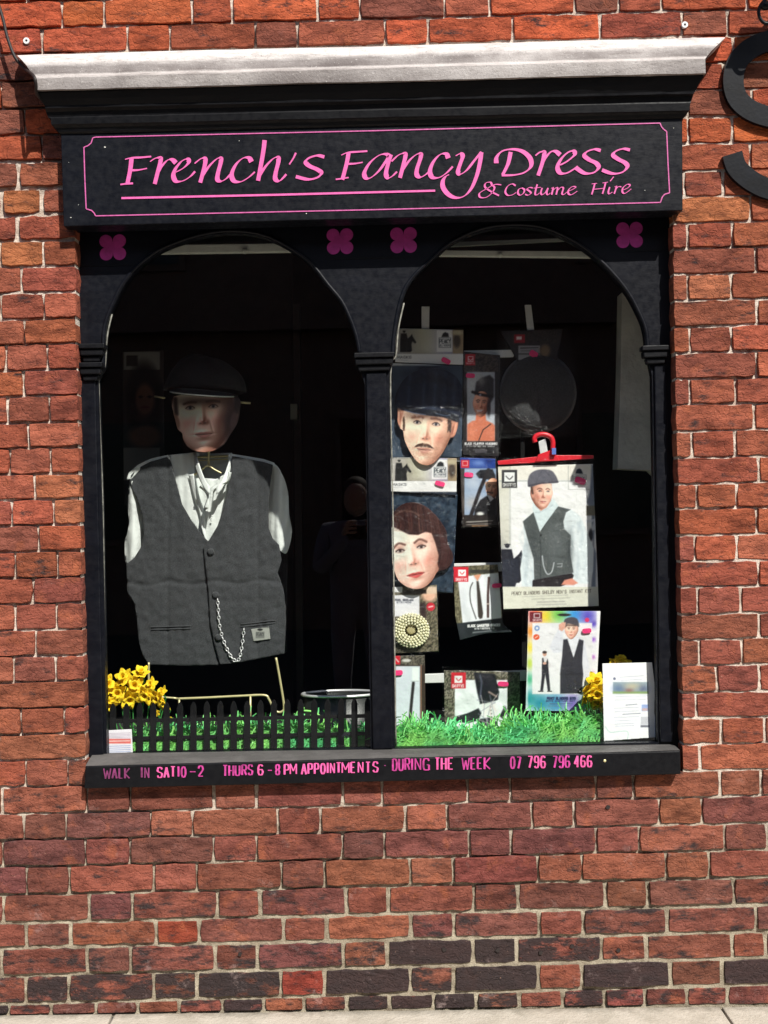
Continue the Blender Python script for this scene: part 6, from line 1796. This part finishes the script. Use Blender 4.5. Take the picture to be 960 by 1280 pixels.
def bunch(label, items, base_px):
    t = thing('daffodil_bunch', P(*base_px), label, 'flowers')
    for i, (px, py, r, y, tx, tz) in enumerate(items):
        if base_px[0] < 300: px = 175 + (px - 175) * 1.13; py = 868 + (py - 868) * 1.12; r *= .86
        c = P(px, py, y)
        V, Fc = flower_geo(r, i + int(px))
        R_ = Matrix.Rotation(tz, 3, 'Z') @ Matrix.Rotation(tx, 3, 'X') @ Matrix.Rotation(i * 1.1, 3, 'Y')
        mk('daffodil', [c + R_ @ v for v in V], Fc, M['yellow'], t, smooth=True, solid=.0006)
        b = P(base_px[0] + (px - base_px[0]) * .6, base_px[1], y + .03)
        tube('stem', [c + R_ @ Vector((0, .0, 0)), c + Vector((.004, .025, -.02)), c.lerp(b, .6) + Vector((0, .02, 0)), b + Vector((0, .02, .0))], .0022, M['stemgreen'], t, 6)
bunch('bunch of yellow silk daffodils at the left end of the toy fence', [(137, 858, .036, .19, -.3, .9), (140, 878, .034, .17, .4, .5), (158, 850, .034, .20, -.5, -.3), (176, 845, .030, .22, -.9, .2), (163, 872, .036, .18, .3, .3),
   (182, 868, .034, .19, .2, -.2), (196, 872, .030, .20, .1, -.5), (205, 880, .026, .19, .5, -.9), (170, 858, .034, .21, -.2, 0), (150, 866, .034, .20, 0, .2), (193, 888, .014, .17, .2, 0), (207, 893, .016, .18, 1.1, -.3), (188, 858, .026, .22, -.6, -.4), (200, 866, .022, .22, -.7, -.6)], (175, 938, .2))
bunch('yellow silk daffodils pushed into the green shreds beside the rainbow packet', [(737, 858, .034, .21, .5, .5), (747, 866, .034, .20, .2, -.2), (732, 868, .030, .19, .6, .9), (744, 852, .030, .23, -.3, .1), (741, 878, .026, .19, .8, .3), (776, 828, .026, .24, -1.1, .3), (768, 831, .022, .23, -.8, .8), (782, 832, .02, .23, -.9, -.4), (752, 878, .026, .2, .4, 0)], (750, 925, .22))
# a few loose green stems
lv = thing('green_leaves', P(385, 900, .2), 'two thin green artificial leaves arching above the fence end', 'leaves')
for pts in ([(366, 905), (372, 890), (380, 885), (372, 884)], [(375, 888), (392, 890), (402, 897)], [(395, 905), (420, 914), (430, 920)]):
    tube('leaf', [P(a, b, .18) for a, b in cat(pts, 4)], .003, M['grass'], lv, 6)

# ------------------------------------------------------------------ iron letter, cable and scroll on the wall
def outline(pts, w, n=8, ends=(0, 0)):
    pts = cat(pts, n); L_, R_ = [], []
    for i, (x, y) in enumerate(pts):
        a, b = pts[max(0, i - 1)], pts[min(len(pts) - 1, i + 1)]
        l = math.hypot(b[0] - a[0], b[1] - a[1]) or 1
        nx_, ny_ = -(b[1] - a[1]) / l, (b[0] - a[0]) / l
        L_.append((x + nx_ * w / 2, y + ny_ * w / 2)); R_.append((x - nx_ * w / 2, y - ny_ * w / 2))
    return L_ + R_[::-1]
il = prism('iron_letter', outline([(1046, 76), (1026, 60), (1000, 51), (972, 49), (944, 57), (924, 74), (917, 96), (920, 118), (932, 133), (952, 143), (985, 151), (1015, 164), (1036, 184), (1036, 208), (1016, 228), (988, 238), (962, 236), (940, 226), (922, 210), (915.5, 192)], 25.5), -.018, -.003, M['iron'], None, bevel=.0025)
tag(il, 'large black iron letter S fixed to the brick at the right edge', 'letter')
for a, b in ((917, 96), (1016, 228), (985, 150)):
    prism('fixing_stud', [(a - 5, b - 5), (a + 5, b - 5), (a + 5, b + 5), (a - 5, b + 5)], -.008, .004, M['iron'], il)
cb = tube('cable', [P(a, b, y) for a, b, y in cat([(-60, -120, -.05), (-14, -25, -.048), (2, 18, -.045), (9, 46, -.044), (18, 70, -.045), (29, 84, -.05), (42, 95, -.122), (45, 106, -.124), (46, 118, -.10), (60, 132, -.05)], 6)], .0045, M['wire'])
tag(cb, 'thin black cable drooping down the brick to the left end of the cap', 'cable')
SO = Vector((.55, 0, 1.2)) * .25
sg_ = [P(a, b, 0) + SO for a, b in ((926, 33), (902, 93), (1090, 95), (1113, 35))]  # added plate, outline shaped to drop the wanted shadow on the wall
hs = thing('shadow_plate', (sg_[1].x, -.25, sg_[1].z), 'added black shadow-casting sign on two rods, just above the picture over the iron letter', 'blocker')
prism_w('board', [[(q.x, q.z) for q in sg_]], -.262, -.25, M['iron'], hs, bevel=.002)
for k in (.35, .8):
    q = sg_[0].lerp(sg_[3], k); tube('rod', [Vector((q.x, -.25, q.z - .01)), Vector((q.x, .004, q.z - .01))], .004, M['iron'], hs, 8)
sc_ = thing('iron_scroll', P(958, 10, -.05), 'small curled iron scroll at the top right corner above the iron letter', 'scroll')
tube('curl', [P(a, b, -.10) for a, b in cat([(985, -30), (962, -6), (950, 8), (949, 20), (956, 29), (966, 26), (968, 16), (961, 12)], 6)], .0045, M['iron'], sc_, 8)
tube('bracket_rod', [P(a, b, y) for a, b, y in ((985, -30, -.10), (1010, -60, -.10), (1010, -60, .004))], .006, M['iron'], sc_, 8)
mk('knob', *sphere_geo(P(957, 7, -.10), .015, 12, 8, (1, .8, .8)), M['iron'], sc_, smooth=True)

# ------------------------------------------------------------------ the photographer, seen only as a faint reflection in the glass
def skin_body(name, verts, edges, radii, root, mat, parent, lv=2):
    off = rootloc(parent)
    me = bpy.data.meshes.new(name)
    me.from_pydata([Vector(v) - off for v in verts], edges, [])
    o = link_mesh(name, me, parent)
    me.materials.append(mat)
    o.modifiers.new('skin', 'SKIN').use_smooth_shade = True
    for i, r in enumerate(radii):
        sv = me.skin_vertices[0].data[i]
        sv.radius = (r, r) if not isinstance(r, tuple) else r
        sv.use_root = (i == root)
    s = o.modifiers.new('sub', 'SUBSURF'); s.levels = lv; s.render_levels = lv
    return o
PX, PY = -.16, -3.62
per = thing('person', (PX, PY, 0), 'photographer in a blue grey shirt holding up a phone, faintly reflected in the left window', 'person')
J = [(0, 0, .86), (0, 0, 1.05), (0, .01, 1.22), (0, 0, 1.30), (-.17, 0, 1.24), (-.22, .10, 1.02), (-.06, .28, 1.20), (.17, 0, 1.24), (.24, .10, 1.02), (.12, .28, 1.22),
     (-.09, 0, .80), (-.10, .02, .45), (-.10, -.02, .06), (-.10, .14, .03), (.09, 0, .80), (.10, .02, .45), (.10, -.02, .06), (.10, .14, .03)]
E = [(0, 1), (1, 2), (2, 3), (2, 4), (4, 5), (5, 6), (2, 7), (7, 8), (8, 9), (0, 10), (10, 11), (11, 12), (12, 13), (0, 14), (14, 15), (15, 16), (16, 17)]
Rr = [.15, .15, .13, .06, .07, .05, .032, .07, .05, .032, .09, .06, .04, .035, .09, .06, .04, .035]
M['cloth_navy'] = cloth_mat('navy_shirt_cloth', (.20, .22, .30), .2, 300, .9)
M['skin'] = plain('skin', (.42, .30, .25), .6, var=.05)
M['hair'] = plain('brown_hair', (.05, .03, .02), .7, var=.3, scale=120)
skin_body('body', [(PX + a, PY + b, c_) for a, b, c_ in J], E, Rr, 0, M['cloth_navy'], per)
mk('head', *sphere_geo((PX, PY + .02, 1.43), .085, 20, 14, (.9, 1.05, 1.25)), M['skin'], per, smooth=True)
mk('hair', *sphere_geo((PX, PY - .008, 1.455), .092, 20, 14, (.95, 1.0, 1.2)), M['hair'], per, smooth=True)
mk('nose', *sphere_geo((PX, PY + .115, 1.42), .014, 8, 6, (.8, 1, 1.4)), M['skin'], per, smooth=True)
for s in (-1, 1):
    base = Vector((PX + (-.06 if s < 0 else .12), PY + .29, 1.21))
    Jh = [(0, 0, 0), (0, .03, .05)] ; Eh = [(0, 1)]; Rh = [.026, .022]
    for f in range(4):
        k = len(Jh)
        Jh += [(s * -.02, .045 + .004 * f, .03 + .02 * f), (s * -.05, .05, .032 + .02 * f), (s * -.066, .035, .032 + .019 * f)]
        Eh += [(1, k), (k, k + 1), (k + 1, k + 2)]; Rh += [.009, .008, .007]
    k = len(Jh); Jh += [(s * -.02, .01, .04), (s * -.04, .0, .07)]; Eh += [(0, k), (k, k + 1)]; Rh += [.011, .009]
    skin_body('hand', [base + Vector(q) for q in Jh], Eh, Rh, 0, M['skin'], per, 1)
ph = mk('phone', *box_geo(PX - .045, PX + .11, PY + .325, PY + .333, 1.20, 1.275), M['wire'], None, bevel=.003)
tag(ph, 'black phone held up in the hands of the photographer', 'phone')
